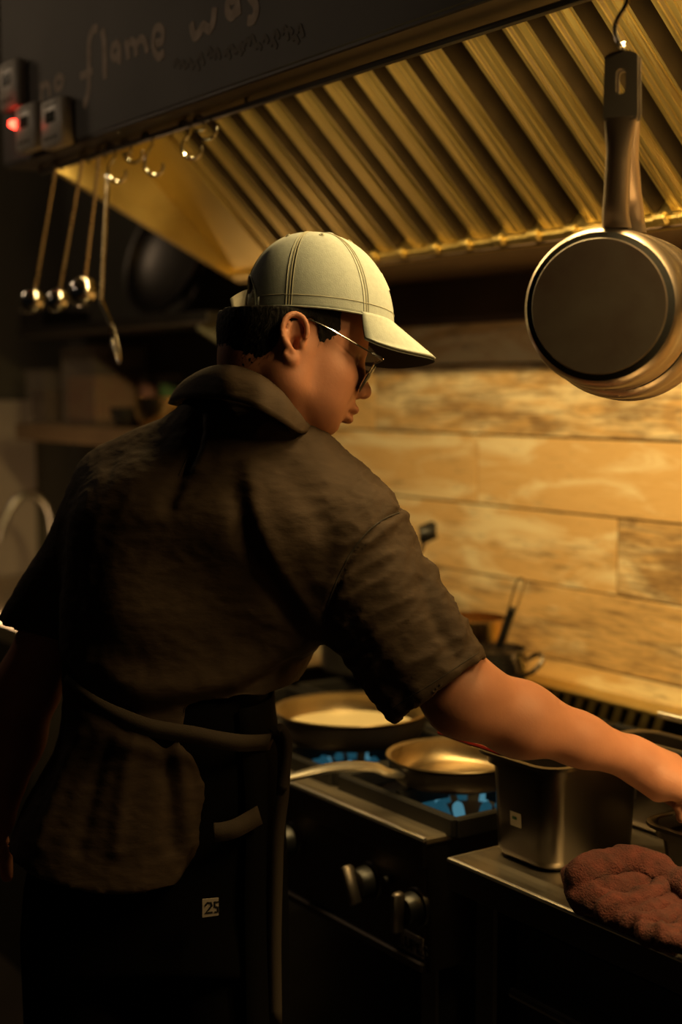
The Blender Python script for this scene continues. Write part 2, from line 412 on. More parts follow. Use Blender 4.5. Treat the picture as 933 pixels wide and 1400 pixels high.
# chalk lettering "no flame was" (strokes measured on the photograph, drawn on the fascia plane)
SN = [0]
def stroke(mb, pts, wpx, Y=1.0795):
    SN[0] += 1; Y = Y-SN[0]*.00002; wpx *= 1.2
    P = smooth_path([pY(x, y, 1.08) for x, y in pts], 6); L = []; Rr = []
    for i, p in enumerate(P):
        t = P[min(i+1, len(P)-1)]-P[max(i-1, 0)]; t /= np.linalg.norm(t)+1e-9; n = np.array([-t[2], 0, t[0]])
        w = wpx/2*.00165*(1-.25*(i == 0 or i == len(P)-1)); L.append(p+n*w); Rr.append(p-n*w)
    V = []; F = []
    for i, (a, c) in enumerate(zip(L, Rr)):
        for yy in (Y, Y+.0006): V += [(a[0], yy, a[2]), (c[0], yy, c[2])]
    for i in range(len(P)-1):
        a = 4*i; F += [[a, a+1, a+5, a+4], [a+2, a+6, a+7, a+3], [a, a+4, a+6, a+2], [a+1, a+3, a+7, a+5]]
    F += [[0, 2, 3, 1], [4*len(P)-4, 4*len(P)-3, 4*len(P)-1, 4*len(P)-2]]
    mb.add(V, F)
T = [([(56, 113), (57, 125), (57, 139)], 6), ([(57, 122), (62, 115), (67, 118), (68, 133)], 6),
     ([(80, 103), (76, 113), (78, 122), (84, 118), (86, 108), (80, 103)], 6),
     ([(134, 39), (127, 42), (122, 60), (122, 90), (121, 125), (115, 147)], 8), ([(110, 105), (118, 101), (127, 97)], 7),
     ([(140, 40), (143, 60), (144, 108)], 9),
     ([(163, 58), (155, 64), (154, 75), (158, 80), (163, 72)], 7), ([(163, 58), (164, 75), (163, 88)], 7),
     ([(172, 56), (175, 70), (176, 81)], 7), ([(174, 64), (181, 56), (185, 62), (187, 77)], 7), ([(186, 63), (193, 53), (199, 58), (202, 72)], 7),
     ([(212, 60), (222, 56), (223, 42), (216, 37), (211, 46), (211, 66), (217, 78), (225, 72)], 7),
     ([(262, 31), (264, 42), (267, 50), (273, 45), (278, 36), (283, 38), (287, 40), (292, 30), (294, 10)], 8),
     ([(322, -2), (313, 2), (312, 16), (318, 22), (324, 12)], 8), ([(324, -2), (326, 12), (327, 22)], 8),
     ([(348, -14), (342, -6), (349, 4), (351, 16), (346, 27), (339, 28)], 8)]
for lo, hi in ((0, 3), (3, 13), (13, 18)):
    m_ = MB()
    for pts, w in T[lo:hi]: stroke(m_, pts, w)
    tagit(m_.build('chalk_word', 'chalk', hood, smooth=False), 'hand-chalked word on the grey hood front')
m_ = MB()
for i in range(22):
    x0 = 240+i*8+random.uniform(-3, 3); y0 = 92-(x0-240)*.27+random.uniform(-6, 6)
    stroke(m_, [(x0, y0), (x0+4, y0-7+random.uniform(-4, 4)), (x0+9, y0+3+random.uniform(-4, 4))], 4, 1.0797)
m_.build('rubbed_lettering', 'chalk_smudge', hood, smooth=False)

# thermostats on the fascia's left end
def thermostat(cx, cz, w, h, label):
    t = thing('wall_controller', (cx, 1.08, cz-h/2), label, 'controller', 'controllers on the hood front')
    MB().box((cx-w/2, 1.052, cz-h/2), (cx+w/2, 1.0795, cz+h/2), .005).build('housing', 'white_plastic', t, sharp=50)
    MB().box((cx-w*.22, 1.0505, cz-h*.0), (cx+w*.22, 1.0525, cz+h*.24), .0008).build('display', 'screen_dark', t, smooth=False)
    k = MB()
    for i in range(3): k.box((cx-w*.3+i*w*.22, 1.0508, cz-h*.34), (cx-w*.16+i*w*.22, 1.0525, cz-h*.27), .0006)
    k.build('button_row', 'wall_grey', t, smooth=False)
    k = MB().box((cx-w*.32, 1.0512, cz+h*.36), (cx+w*.32, 1.0525, cz+h*.4)); k.build('printed_strip', 'wall_grey', t, smooth=False)
    return t
thermostat(-2.672, 2.137, .088, .092, 'white wall controller highest on the hood front, above the red light')
t2 = thermostat(-2.59, 2.045, .088, .086, 'white wall controller beside the glowing red light')
MB().lathe([(0, .012), (.006, .01), (.009, 0), (.009, -.006), (0, -.006)], (-2.645, 1.056, 2.06), (0, -1, 0), 14).build('indicator_light', 'led_red', t2)
MB().box((-2.655, 1.058, 2.047), (-2.637, 1.0795, 2.073), .003).build('light_housing', 'white_plastic', t2, smooth=False)
thermostat(-2.465, 2.035, .092, .086, 'white wall controller right of the other two, next to the word no')

# ------------------------------------------------------------------ hooks and hanging utensils
RZ, RY = 1.982, 1.13
def s_hook(x, H, label, yaw=0., r=.0028, loc=None):
    t = thing('s_hook', (x, RY, RZ-H), label, 'hook', 'hooks on the hood rail')
    c, s_ = math.cos(yaw), math.sin(yaw); pts = []
    top = RZ+.0085
    for a in range(200, -1, -20): pts.append((.0085*math.cos(math.radians(a)), top-.0085+.0085*math.sin(math.radians(a))))
    pts += [(.0085, RZ-.012), (-.002, RZ-H*.5)]
    R2 = .016; cz = RZ-H+R2; cx = .012
    for a in range(180, 381, 20): pts.append((cx+R2*math.cos(math.radians(a)), cz+R2*math.sin(math.radians(a))))
    P = [(x+u*c, RY+u*s_, z) for u, z in pts]
    mk_ = MB().tube(smooth_path(P, 3), r, 8); o = mk_.build('bent_rod', 'chrome', t); return t
s_hook(-2.38, .056, 'bright steel hook carrying the skimmer', 1.25)
s_hook(-2.235, .062, 'empty steel hook right of the skimmer, hanging alone', 1.25)
s_hook(-2.10, .052, 'small steel hook against the left end of the filters', 1.25)
s_hook(-2.315, .03, 'short dim hook between the skimmer and the lone empty hook', 1.2, .0024)
s_hook(-2.05, .028, 'short dim hook furthest right of the empty hooks', 1.2, .0024)
def ladle(top, bowl, r, label):
    top = np.array(top); bowl = np.array(bowl)
    t = thing('ladle', tuple(bowl-np.array([0, 0, r])), label, 'ladle', 'ladles hanging from the hood rail')
    dv = (bowl-top)
    neck = top+dv*.9
    hook = [top+np.array([0, -.002, .0]), (top[0]+.001, RY-.008, RZ+.004), (top[0]+.002, RY, RZ+.009), (top[0]+.002, RY+.008, RZ+.002), (top[0]+.002, RY+.008, RZ-.008)]
    MB().tube([neck, neck+(top-neck)*.5, top], [.0042, .0036, .0036], 8, flat=.6).build('handle', 'worn_steel', t)
    MB().tube(smooth_path(hook, 4), .0026, 7).build('hook_end', 'chrome', t)
    ax = np.array([.45, -.62, .2]); ax /= np.linalg.norm(ax)
    pr = [(r*math.sin(a), -r*math.cos(a)) for a in np.linspace(0, 1.55, 10)]+[((r-.0018)*math.sin(a), -(r-.0018)*math.cos(a)) for a in np.linspace(1.55, 0, 10)]
    MB().lathe(pr, bowl, -ax, 28).build('bowl', 'chrome', t)
    MB().tube([neck, bowl+ (neck-bowl)/np.linalg.norm(neck-bowl)*r*.93], [.0042, .006], 8).build('neck', 'worn_steel', t)
    return t
ladle(pY(77, 226, 1.127), pY(45, 412, 1.12), .027, 'small steel ladle hanging leftmost under the hood')
ladle(pY(113, 218, 1.127), pY(79, 411, 1.125), .024, 'smallest steel ladle, middle of the three hanging')
ladle(pY(136, 214, 1.127), pY(114, 399, 1.125), .029, 'brightest steel ladle, just left of the skimmer')
def skimmer():
    a = pY(147, 243, 1.128); bnd = pY(138, 412, 1.12); c = pY(152, 445, 1.10)
    t = thing('skimmer', tuple(pY(160, 470, 1.1)), 'long-handled skimmer with bent neck hanging edge-on from a hook', 'skimmer')
    MB().tube([a+(0, 0, .0), a+(bnd-a)*.1, a+(bnd-a)*.5, bnd], [.0045, .005, .0055, .0045], 8, flat=.5).build('handle', 'worn_steel', t)
    MB().tube(smooth_path([bnd, bnd+(c-bnd)*.5+np.array([.002, 0, 0]), c], 5), .0045, 8).build('neck', 'chrome', t)
    lp = MB(); ring = []
    d = pY(158, 470, 1.1)-c; nrm = np.array([.35, .8, -.2]); nrm /= np.linalg.norm(nrm); e1 = d/np.linalg.norm(d); e2 = np.cross(nrm, e1); e2 /= np.linalg.norm(e2)
    ctr = c+e1*.036
    for k in range(25): th = 2*math.pi*k/24; ring.append(ctr-e1*.036*math.cos(th)+e2*.016*math.sin(th))
    lp.tube(ring, .003, 7, cap=False); lp.build('head_ring', 'worn_steel', t)
    ms = MB()
    for q in np.linspace(-.8, .8, 7):
        h = .036*math.sqrt(1-q*q); ms.tube([ctr+e2*.016*q-e1*h, ctr+e2*.016*q+e1*h], .0008, 4)
    ms.build('wire_mesh', 'worn_steel', t)
    lo = MB().tube([a+np.array([.0, .0, .004])+.005*np.array([math.cos(x_), 0, math.sin(x_)]) for x_ in np.linspace(0, 2*math.pi, 13)], .002, 6, cap=False); lo.build('eyelet', 'chrome', t)
skimmer()

# hanging saucepans (front one shows its base to the camera)
def saucepan(c, R, D, ax, label, hx, hang, handle=True, small=1.):
    c = np.array(c, float); ax = np.array(ax, float); ax /= np.linalg.norm(ax)      # ax points from base to rim
    t = thing('saucepan', tuple(c-np.array([0, 0, R])), label, 'saucepan', 'saucepans hanging at the hood front')
    q = .026
    pr = [(0, .003), (R*.85, .003), (R*.862, .0045), (R*.87, .007)]
    pr += [(R-q+q*math.sin(a), .007+q-q*math.cos(a)) for a in np.linspace(.1, math.pi/2, 9)]
    pr += [(R, D-.004), (R+.002, D-.001), (R+.003, D+.001), (R+.0015, D+.002), (R-.0012, D)]
    pr += [(R-.002, q+.009), (R-q, .0095), (0, .0095)]
    MB().lathe(pr, c, ax, 72).build('body', 'pan_steel', t, sharp=60)
    MB().lathe([(R*.828, .0022), (R*.905, .0045), (R*.905, .009)], c, ax, 72).build('scorched_ring', 'black_iron', t)
    MB().lathe([(0, -.004), (R*.815, -.004), (R*.828, -.002), (R*.828, .0035), (0, .0035)], c, ax, 72).build('base_disc', 'pan_bottom', t, sharp=40)
    MB().lathe([(R+.0016, D*.62), (R+.0016, D*.65)], c, ax, 72).build('rolled_line', 'dark_steel', t)
    if handle:
        e = np.array([0, 0, 1.]); e -= ax*(e@ax); e /= np.linalg.norm(e); side = np.cross(ax, e); ld = hang-c; sh_ = side*.0135
        root = c+e*(R-.003)+ax*.030+sh_
        p1 = c+e*(R+.012)+ax*.020+sh_; top = hang
        p3 = top-e*.055+ax*.0; rings = 26
        secs = []
        def section(cen, w, th, up=e):
            return [cen+side*w*math.cos(a)+ax*th*math.sin(a) for a in np.linspace(0, 2*math.pi, 18, endpoint=False)]
        path = smooth_path([root, p1, p1+(p3-p1)*.25, p1+(p3-p1)*.6, p3], 6)
        V = []; F = []; n = 18
        for i, p in enumerate(path):
            f = i/(len(path)-1); w = .0135+.0*f+(.004*max(0, (f-.8)/.2)); th = .0095*(1-.55*max(0, (f-.75)/.25))
            V += section(p, w*(1+.22*(1-f)**2), th)
        for i in range(len(path)-1):
            for k in range(n): k2 = (k+1) % n; F.append([i*n+k, i*n+k2, (i+1)*n+k2, (i+1)*n+k])
        F += [list(range(n))[::-1], [(len(path)-1)*n+k for k in range(n)]]
        h = mk('handle', V, F, 'handle_steel', t, True, None, 50)
        # flat hanging plate with a slot
        pb = MB(); hw = .0185; z0 = -.058; z1 = .006; outer = [(-hw, z0), (hw, z0)]; 
        for a in np.linspace(0, math.pi, 13): outer.append((hw*math.cos(a)*1., z1+.008*math.sin(a)+ (0)))
        inner = []
        for a in np.linspace(-math.pi/2, math.pi*1.5, 25)[:-1]:
            cz = -.026 if math.sin(a) < 0 else -.010
            inner.append((.0052*math.cos(a), cz+.0052*math.sin(a)))
        def pt(x_, z_, d): return top+side*x_+e*(z_)+ax*d
        # ring between outline and slot: resample the outline by angle
        No = len(inner); outl = []
        for (ix, iz) in inner:
            a = math.atan2(iz+.018, ix); dx, dz = math.cos(a), math.sin(a); best = 9
            for q0, q1 in zip(outer, outer[1:]+outer[:1]):
                ex_, ez_ = q1[0]-q0[0], q1[1]-q0[1]; den = dx*ez_-dz*ex_
                if abs(den) < 1e-9: continue
                s1 = (q0[0]*ez_-(q0[1]+.018)*ex_)/den; s2 = (q0[0]*dz-(q0[1]+.018)*dx)/den
                if s1 > 0 and -1e-6 <= s2 <= 1+1e-6: best = min(best, s1)
            outl.append((dx*best, -.018+dz*best))
        V = []; 
        for d in (-.0022, .0022):
            V += [pt(x_, z_, d) for x_, z_ in outl]; V += [pt(x_, z_, d) for x_, z_ in inner]
        F = []
        for k in range(No):
            k2 = (k+1) % No; a0 = 2*No
            F += [[k, k2, No+k2, No+k], [a0+k, a0+No+k, a0+No+k2, a0+k2], [k, a0+k, a0+k2, k2], [No+k, No+k2, a0+No+k2, a0+No+k]]
        mk('hanging_plate', V, F, 'dull_steel', h, False)
    return t
axis = FH*math.cos(.36)+RT*math.sin(.36)
pc = pY(819, 419, 1.13); hang = pY(850, 88, 1.115)
saucepan(pc, .0905, .085, axis, 'steel saucepan hanging nearest, dark scorched base towards us', 0, hang)
pc2 = pc+axis*.0895+RT*.003+np.array([0, 0, -.004])
sp2 = saucepan(pc2+axis*.0, .0985, .10, axis, 'larger steel saucepan nested behind the dark-based one, only its rim showing', 0, hang+axis*.014+RT*.001)
def pan_hook():
    t = thing('s_hook', tuple(hang), 'long wavy steel hook holding the two saucepans', 'hook', 'hooks on the hood rail')
    P = [(-1.098, RY+.008, RZ-.006), (-1.098, RY+.008, RZ+.004), (-1.098, RY, RZ+.0085), (-1.098, RY-.008, RZ+.003)]
    hs = hang+UP*0
    P += [pY(858, 2, 1.115), pY(843, 30, 1.112), pY(842, 48, 1.108), pY(848, 62, 1.106), pY(852, 68, 1.118), pY(853, 60, 1.132)]
    MB().tube(smooth_path(P, 5), .0026, 9).build('bent_rod', 'worn_steel', t)
pan_hook()
# ------------------------------------------------------------------ gas stove
SX0, SX1, SY0, SY1, SZ = -2.78, -1.552, 1.21, 1.9, .92
st = thing('gas_stove', (-2.1, 1.55, 0), 'wide steel gas stove with control knobs, two front burners lit', 'stove')
b = MB()
b.box((SX0, SY0, SZ-.012), (SX1, SY0+.075, SZ), .003); b.box((SX0, SY1-.02, SZ-.012), (SX1, SY1, SZ), .003)
b.box((SX1-.05, SY0+.07, SZ-.012), (SX1, SY1-.015, SZ), .003); b.box((SX0, SY0+.07, SZ-.012), (SX0+.05, SY1-.015, SZ), .003)
b.build('top_frame', 'counter_steel', st, sharp=30)
MB().box((SX0, SY0-.004, SZ-.045), (SX1+.001, SY0+.004, SZ-.002), .003).build('front_skirt', 'stove_steel', st, smooth=False)
MB().box((SX0+.003, SY0+.003, .735), (SX1-.003, SY0+.02, SZ-.04), .002).build('control_panel', 'stove_steel', st, smooth=False)
MB().box((SX0+.003, SY0-.004, .722), (SX1-.003, SY0+.02, .737), .003).build('panel_lip', 'stove_steel', st, smooth=False)
MB().box((SX1-.006, SY0+.002, .72), (SX1-.002, SY1, SZ-.01), .001).build('side_panel', 'stove_steel', st, smooth=False)
MB().box((SX0+.002, SY0+.02, .72), (SX0+.006, SY1, SZ-.01), .001).build('side_panel', 'stove_steel', st, smooth=False)
MB().box((SX0+.04, SY0+.06, .86), (SX1-.04, SY1-.01, .866)).build('drip_tray', 'black_iron', st, smooth=False)
MB().box((SX0+.01, SY0+.06, .3), (SX1-.01, SY1-.02, .32), .003).build('lower_shelf', 'dark_steel', st, smooth=False)
for x in (SX0+.03, SX1-.03):
    for y in (SY0+.05, SY1-.04): MB().box((x-.02, y-.02, 0), (x+.02, y+.02, .73), .003).build('leg', 'dark_steel', st, smooth=False)
# back riser with vent bars
MB().box((SX0, SY1, .7), (SX1, 1.953, .885), .003).build('back_riser', 'stove_steel', st, smooth=False)
MB().box((SX0, 1.893, .966), (SX1, 1.953, .974), .002).build('riser_cap', 'filter_steel', st, smooth=False)
MB().box((SX0, 1.894, .885), (SX1, 1.902, .930), .002).build('riser_lip', 'stove_steel', st, smooth=False)
MB().box((SX0, 1.935, .885), (SX1, 1.94, .966)).build('riser_back', 'black_iron', st, smooth=False)
vb = MB().prism([(-.016, .929), (.001, .929), (.017, .967), (0, .967)], (0, 1.895, 0), (1, 0, 0), (0, 0, 1), (0, .006, 0))
v0 = mk('vent_bar', np.array(vb.V), vb.F, 'filter_steel', st, False, (0, SY1, .935)); x = -2.3; first = True
while x < -1.74:
    if first: v0.location.x = x-st.location.x; first = False
    else: c = v0.copy(); COL.objects.link(c); c.location.x = x-st.location.x
    x += .034
MB().tube([(SX0, SY0-.001, SZ-.003), (SX1, SY0-.001, SZ-.003)], .0035, 8).build('rolled_edge', 'brushed_steel', st)
# grates and burners
def grate(cx, cy):
    g = MB(); h = .145; z0, z1 = .925, .945
    for s in (-1, 1):
        g.box((cx-h, cy+s*h-.007, z0-.01), (cx+h, cy+s*h+.007, z1), .003); g.box((cx+s*h-.007, cy-h, z0-.01), (cx+s*h+.007, cy+h, z1), .003)
    for k in range(4):
        a = k*math.pi/2
        for (r0, r1) in ((.045, .14),):
            d = np.array([math.cos(a), math.sin(a), 0]); n_ = np.array([-d[1], d[0], 0])
            g.prism([(r0, -.005), (r1, -.005), (r1, .005), (r0, .005)], (cx, cy, z0), d, n_, (0, 0, z1-z0+.004))
    return g.build('grate', 'black_iron', st, sharp=30)
BR = [(-1.995, 1.40), (-1.685, 1.40), (-2.305, 1.40), (-2.305, 1.72), (-1.995, 1.72), (-1.685, 1.72)]
for i, (x, y) in enumerate(BR):
    grate(x, y)
    MB().lathe([(0, .9), (.04, .9), (.05, .893), (.052, .87), (.03, .866)], (x, y, 0), (0, 0, 1), 32).build('burner_head', 'black_iron', st)
    if i < 2:
        for k in range(11):
            a = 2*math.pi*(k+.5+random.uniform(-.2, .2))/11; d = np.array([math.cos(a), math.sin(a), 0]); p = np.array([x, y, .893])+d*.05
            hh = random.uniform(.8, 1.15)
            MB().tube(smooth_path([p, p+d*.012*hh+(0, 0, .014), p+d*.020*hh+(0, 0, .025*hh), p+d*.024*hh+(0, 0, .034*hh)], 3), [.006, .0074, .0084, .009, .0095, .0095, .009, .0082, .0065, .003], 8).build('flame', 'flame' if k % 3 else 'flame_core', st)
# knobs: round bezel and a winged grip
def knob(x, z, tilt, stretch=1):
    bz = MB().lathe([(0, .004), (.028, .004), (.03, 0), (.03, -.002)], (x, SY0+.003, z), (0, -1, 0), 32).build('knob_bezel', 'dark_steel', st)
    c, s_ = math.cos(tilt), math.sin(tilt)
    k = MB().lathe([(0, .024), (.02, .024), (.023, .018), (.025, .004)], (x, SY0+.001, z), (0, -1, 0), 32).build('knob', 'black_plastic', st)
    g = MB(); g.box((-.0075, -.016, -.03), (.0075, 0, .03), .004, T=lambda v: np.array([x+v[0]*c+v[2]*s_, SY0-.022+v[1]*1.2, z-v[0]*s_+v[2]*c]))
    g.build('grip', 'dull_steel', k, sharp=50)
knob(-1.91, .823, 0); knob(-1.69, .818, -.45); knob(-1.575, .812, .05)
MB().lathe([(0, .012), (.006, .012), (.007, 0)], (-1.64, SY0+.003, .835), (0, -1, 0), 16).build('igniter_button', 'black_plastic', st)
lp = MB().box((-1.615, SY0+.0, .742), (-1.537+.0-.02, SY0+.0035, .772), .0008).build('label_plate', 'label_white', st, smooth=False)
def letters(word, x, z, h, Y, m, parent, name='letter'):
    G = {'A': [[(0, 0), (.35, 1), (.7, 0)], [(.15, .4), (.55, .4)]], 'L': [[(0, 1), (0, 0), (.55, 0)]], 'P': [[(0, 0), (0, 1), (.5, .95), (.55, .7), (.45, .5), (0, .48)]],
         'U': [[(0, 1), (0, .2), (.3, 0), (.6, .2), (.6, 1)]], 'E': [[(.55, 1), (0, 1), (0, 0), (.55, 0)], [(0, .5), (.45, .5)]], 'S': [[(.55, .85), (.3, 1), (.05, .8), (.3, .52), (.55, .28), (.3, 0), (0, .12)]],
         '2': [[(0, .75), (.25, 1), (.55, .78), (.4, .45), (0, 0), (.6, 0)]], '5': [[(.55, 1), (.05, 1), (.02, .55), (.35, .6), (.55, .3), (.3, 0), (0, .1)]]}
    mb = MB()
    for ch in word:
        for pts in G[ch]:
            mb.tube([(x+px*h, Y, z+pz*h) for px, pz in pts], h*.09, 5)
        x += h*.85
    return tagit(mb.build(name, m, parent, smooth=False), kind='stuff')
letters('LUPES', -1.611, .747, .0165, SY0-.0006, 'ink', lp, 'lettering')

MB().box((-1.6125, SY0-.0008, .757), (-1.6085, SY0+.001, .768)).build('red_mark', 'label_red', lp, smooth=False)
# ------------------------------------------------------------------ pans and pots
def fry_pan(x, y, z, R, H, hd, label, hl=.2, fill=None):
    t = thing('frying_pan', (x, y, z), label, 'frying pan'); base = R*.74
    pr = [(0, 0), (base, 0), (base+.006, .002)]+[(base+.006+(R-base-.006)*math.sin(a)**.8, H*(1-math.cos(a))) for a in np.linspace(.2, math.pi/2, 8)]
    pr += [(R+.005, H+.002), (R+.004, H+.004), (R-.002, H+.001)]
    pr += [(base+.003+(R-base-.006)*math.sin(a)**.8, .003+(H-.002)*(1-math.cos(a))) for a in np.linspace(math.pi/2, .2, 8)]+[(base-.004, .004), (0, .004)]
    MB().lathe(pr, (x, y, z), (0, 0, 1), 64).build('pan_body', 'pan_inside', t, sharp=70)
    MB().lathe([(0, -.0006), (base+.002, -.0006)]+[(base+.0068+(R-base-.006)*math.sin(a)**.8, -.0004+H*(1-math.cos(a))) for a in np.linspace(.15, math.pi/2-.05, 8)], (x, y, z), (0, 0, 1), 64).build('pan_outside', 'pan_shade', t, sharp=70)  # dark shell puts shade into the side turned from the lamps
    if fill: MB().lathe([(0, H*.42), (R*.9, H*.42), (R*.91, H*.4), (R*.8, H*.2)], (x, y, z), (0, 0, 1), 48).build('batter', fill, t)
    d = np.array([math.cos(hd), math.sin(hd), 0]); c = np.array([x, y, z]); zz = np.array([0, 0, 1.])
    h = MB(); path = smooth_path([c+d*(R-.012)+zz*H*.55, c+d*(R+.02)+zz*(H*.75), c+d*(R+.05)+zz*(H+.004), c+d*(R+hl*.6)+zz*(H+.012), c+d*(R+hl)+zz*(H+.006)], 5)
    n_ = len(path); h.tube(path, [.011+.004*math.sin(math.pi*min(1, i/n_*1.1)) for i in range(n_)], 12, flat=.5)
    ho = h.build('handle', 'brushed_steel', t)
    MB().tube([path[0]+zz*.001, path[2]+zz*.002], [.018, .015], 10, flat=.35).build('handle_rivet_plate', 'brushed_steel', ho)
    return t
fry_pan(-1.997, 1.392, .9502, .131, .048, math.radians(-112), 'steel frying pan with pale yellow batter, left one on the stove', fill='batter')
fry_pan(-1.685, 1.372, .9502, .104, .036, math.radians(-94), 'empty steel frying pan on the lit burner beside the tall container')
def pot(x, y, z, R, H, label, name='cooking_pot', loop=None, m='worn_steel'):
    t = thing(name, (x, y, z), label, 'pot'); r = .012
    pr = [(0, 0), (R-r, 0)]+[(R-r+r*math.sin(a), r-r*math.cos(a)) for a in np.linspace(.2, 1.57, 5)]+[(R, H-.003), (R+.004, H), (R-.0022, H), (R-.0022, r), (R-r, .004), (0, .004)]
    MB().lathe(pr, (x, y, z), (0, 0, 1), 48).build('pot_body', m, t, sharp=60)
    if loop is not None:
        for a0 in loop:
            d = np.array([math.cos(a0), math.sin(a0), 0]); n_ = np.array([-d[1], d[0], 0]); c = np.array([x, y, z+H*.72])
            n_ = n_*.55+np.array([0, 0, .6])
            P = [c+d*(R-.001)-n_*.022, c+d*(R+.026)-n_*.024+(0, 0, .012), c+d*(R+.04)+(0, 0, .018), c+d*(R+.026)+n_*.024+(0, 0, .012), c+d*(R-.001)+n_*.022]
            MB().tube(smooth_path(P, 5), .0042, 8).build('loop_handle', 'worn_steel', t)
    return t
pot(-2.035, 1.755, .9496, .058, .115, 'small steel pot with a loop handle and a black-handled strainer inside', loop=(math.radians(20), math.radians(200)))
pot(-2.175, 1.812, .95, .069, .15, 'larger steel pot behind the small one, against the wood-look tiles', m='brass_bowl')
pot(-2.47, 1.77, .95, .105, .15, 'stock pot at the stove back, half hidden by the sleeve', 'stock_pot', loop=(math.radians(100), math.radians(280)), m='dark_steel')
t = thing('strainer', (-2.05, 1.76, .96), 'black-handled strainer with a wire loop end standing in the small pot', 'strainer')
a_ = np.array([-2.055, 1.757, .985]); b_ = pY(684, 880, 1.757); c_ = pY(701, 832, 1.75); e_ = pY(714, 791, 1.745)
MB().tube([b_+(a_-b_)*.05, c_], [.0085, .0085], 10, flat=.8).build('handle', 'black_plastic', t)
dd = (e_-c_); pp = np.cross(dd, FH); pp /= np.linalg.norm(pp)
MB().tube(smooth_path([c_+pp*.007, c_+pp*.008+dd*.5, e_-dd*.1+pp*.007, e_, e_-dd*.1-pp*.007, c_-pp*.008+dd*.5, c_-pp*.007], 4), .0018, 7).build('wire_loop', 'brass_bowl', t)
MB().tube([a_, b_], [.003, .003], 7).build('shank', 'worn_steel', t)
MB().lathe([(.03*math.sin(q), -.03*math.cos(q)) for q in np.linspace(0, 1.5, 8)], a_+(0, 0, .01), (0, 0, 1), 20).build('mesh_bowl', 'worn_steel', t)
t = thing('turner', (-2.49, 1.77, .96), 'steel utensil with a blocky black grip standing behind the sleeve', 'utensil')
k1 = pY(585, 728, 1.79); k0 = pY(569, 775, 1.785); kb = np.array([-2.49, 1.76, .98])
MB().tube([kb, k0, k1], [.004, .005, .005], 8).build('shank', 'brushed_steel', t)
dv = (k1-k0)/np.linalg.norm(k1-k0)
MB().tube([k1-RT*.017+(0, 0, -.006), k1-RT*.014+(0, 0, -.006), k1+RT*.014+(0, 0, .006), k1+RT*.017+(0, 0, .006)], [.014, .019, .019, .014], 8).build('grip', 'black_plastic', t, sharp=50)

# ------------------------------------------------------------------ prep table and containers
TZ = .905; TX0 = -1.505
tb_ = thing('prep_counter', (-.9, 1.5, 0), 'low steel work counter at the right of the stove, towel on its front edge', 'counter')
MB().box((TX0, 1.215, TZ-.006), (0, 1.95, TZ), .002).build('worktop', 'counter_steel', tb_, smooth=False)
MB().box((TX0, 1.213, TZ-.045), (0, 1.217, TZ-.001), .0015).build('front_edge', 'dark_steel', tb_, smooth=False)
MB().box((TX0, 1.217, TZ-.045), (TX0+.004, 1.95, TZ-.005), .001).build('side_edge', 'dark_steel', tb_, smooth=False)
MB().tube([(TX0, 1.214, TZ-.003), (0, 1.214, TZ-.003)], .0032, 8).build('rolled_edge', 'brushed_steel', tb_)
MB().tube([(TX0, 1.214, TZ-.003), (TX0, 1.95, TZ-.003)], .003, 8).build('rolled_edge', 'brushed_steel', tb_)
for x in (TX0+.05, -.05):
    for y in (1.26, 1.9): MB().box((x-.022, y-.022, 0), (x+.022, y+.022, TZ-.006), .004).build('leg', 'dark_steel', tb_, smooth=False)
MB().box((TX0+.09, 1.26, .12), (-.09, 1.9, TZ-.07), .004).build('cabinet', 'black_iron', tb_, smooth=False)
rl = MB().tube([(TX0+.1, 1.245, .74), (-.1, 1.245, .74)], .007, 8)
rl.build('door_rail', 'dark_steel', tb_)
MB().box((TX0+.03, 1.24, .08), (-.03, 1.92, .1), .003).build('bottom_shelf', 'dark_steel', tb_, smooth=False)
MB().box((-1.495, 1.612, 1.052), (-.2, 1.624, 1.062), .002).build('back_rail', 'brushed_steel', tb_, smooth=False)
for x in (-1.3, -.8, -.3): MB().box((x-.006, 1.614, TZ), (x+.006, 1.622, 1.052)).build('rail_post', 'dark_steel', tb_, smooth=False)
def gn(x0, y0, x1, y1, z0, z1, label, m='container_steel', taper=.012, r=.028, lip=.01):
    t = thing('steel_container', ((x0+x1)/2, (y0+y1)/2, z0), label, 'container')
    rings = []
    def ring(off, z, rr): return [(px, py, z) for px, py in rrect(x0+off, y0+off, x1-off, y1-off, max(rr, .004))]
    seq = [(taper+.016, z0, r-.008), (taper+.006, z0+.002, r), (taper+.001, z0+.008, r), (taper, z0+.016, r), (taper*.3+.004, z1-.02, r), (.0, z1-.018, r+.004), (0, z1-.004, r+.004), (-lip*.5, z1-.001, r+.006), (-lip, z1-.001, r+.01), (-lip-.001, z1-.004, r+.011), (-lip-.0005, z1+.0005, r+.01), (-lip*.4, z1+.0015, r+.006), (.0015, z1-.001, r+.003), (.0018, z1-.018, r+.003), (taper*.3+.006, z1-.021, r-.002), (taper+.002, z0+.016, r-.002), (taper+.008, z0+.005, r-.003), (taper+.018, z0+.003, r-.01)]
    V = []; F = []; n_ = 28
    for off, z, rr in seq: V += ring(off, z, rr)
    for i in range(len(seq)-1):
        for k in range(n_): k2 = (k+1) % n_; F.append([i*n_+k, i*n_+k2, (i+1)*n_+k2, (i+1)*n_+k])
    F += [list(range(n_))[::-1], [(len(seq)-1)*n_+k for k in range(n_)]]
    mk('container_body', V, F, m, t, True, None, 50); return t
g1 = gn(-1.500, 1.262, -1.353, 1.455, TZ+.0005, 1.055, 'deep steel container with a small white sticker, under the forearm')
sk = MB().box((-1.441, 1.2685, .958), (-1.419, 1.270, .978), .0005)
for i_, v in enumerate(sk.V): sk.V[i_] = (v[0], v[1]+.0012-(v[2]-.968)*.06, v[2])
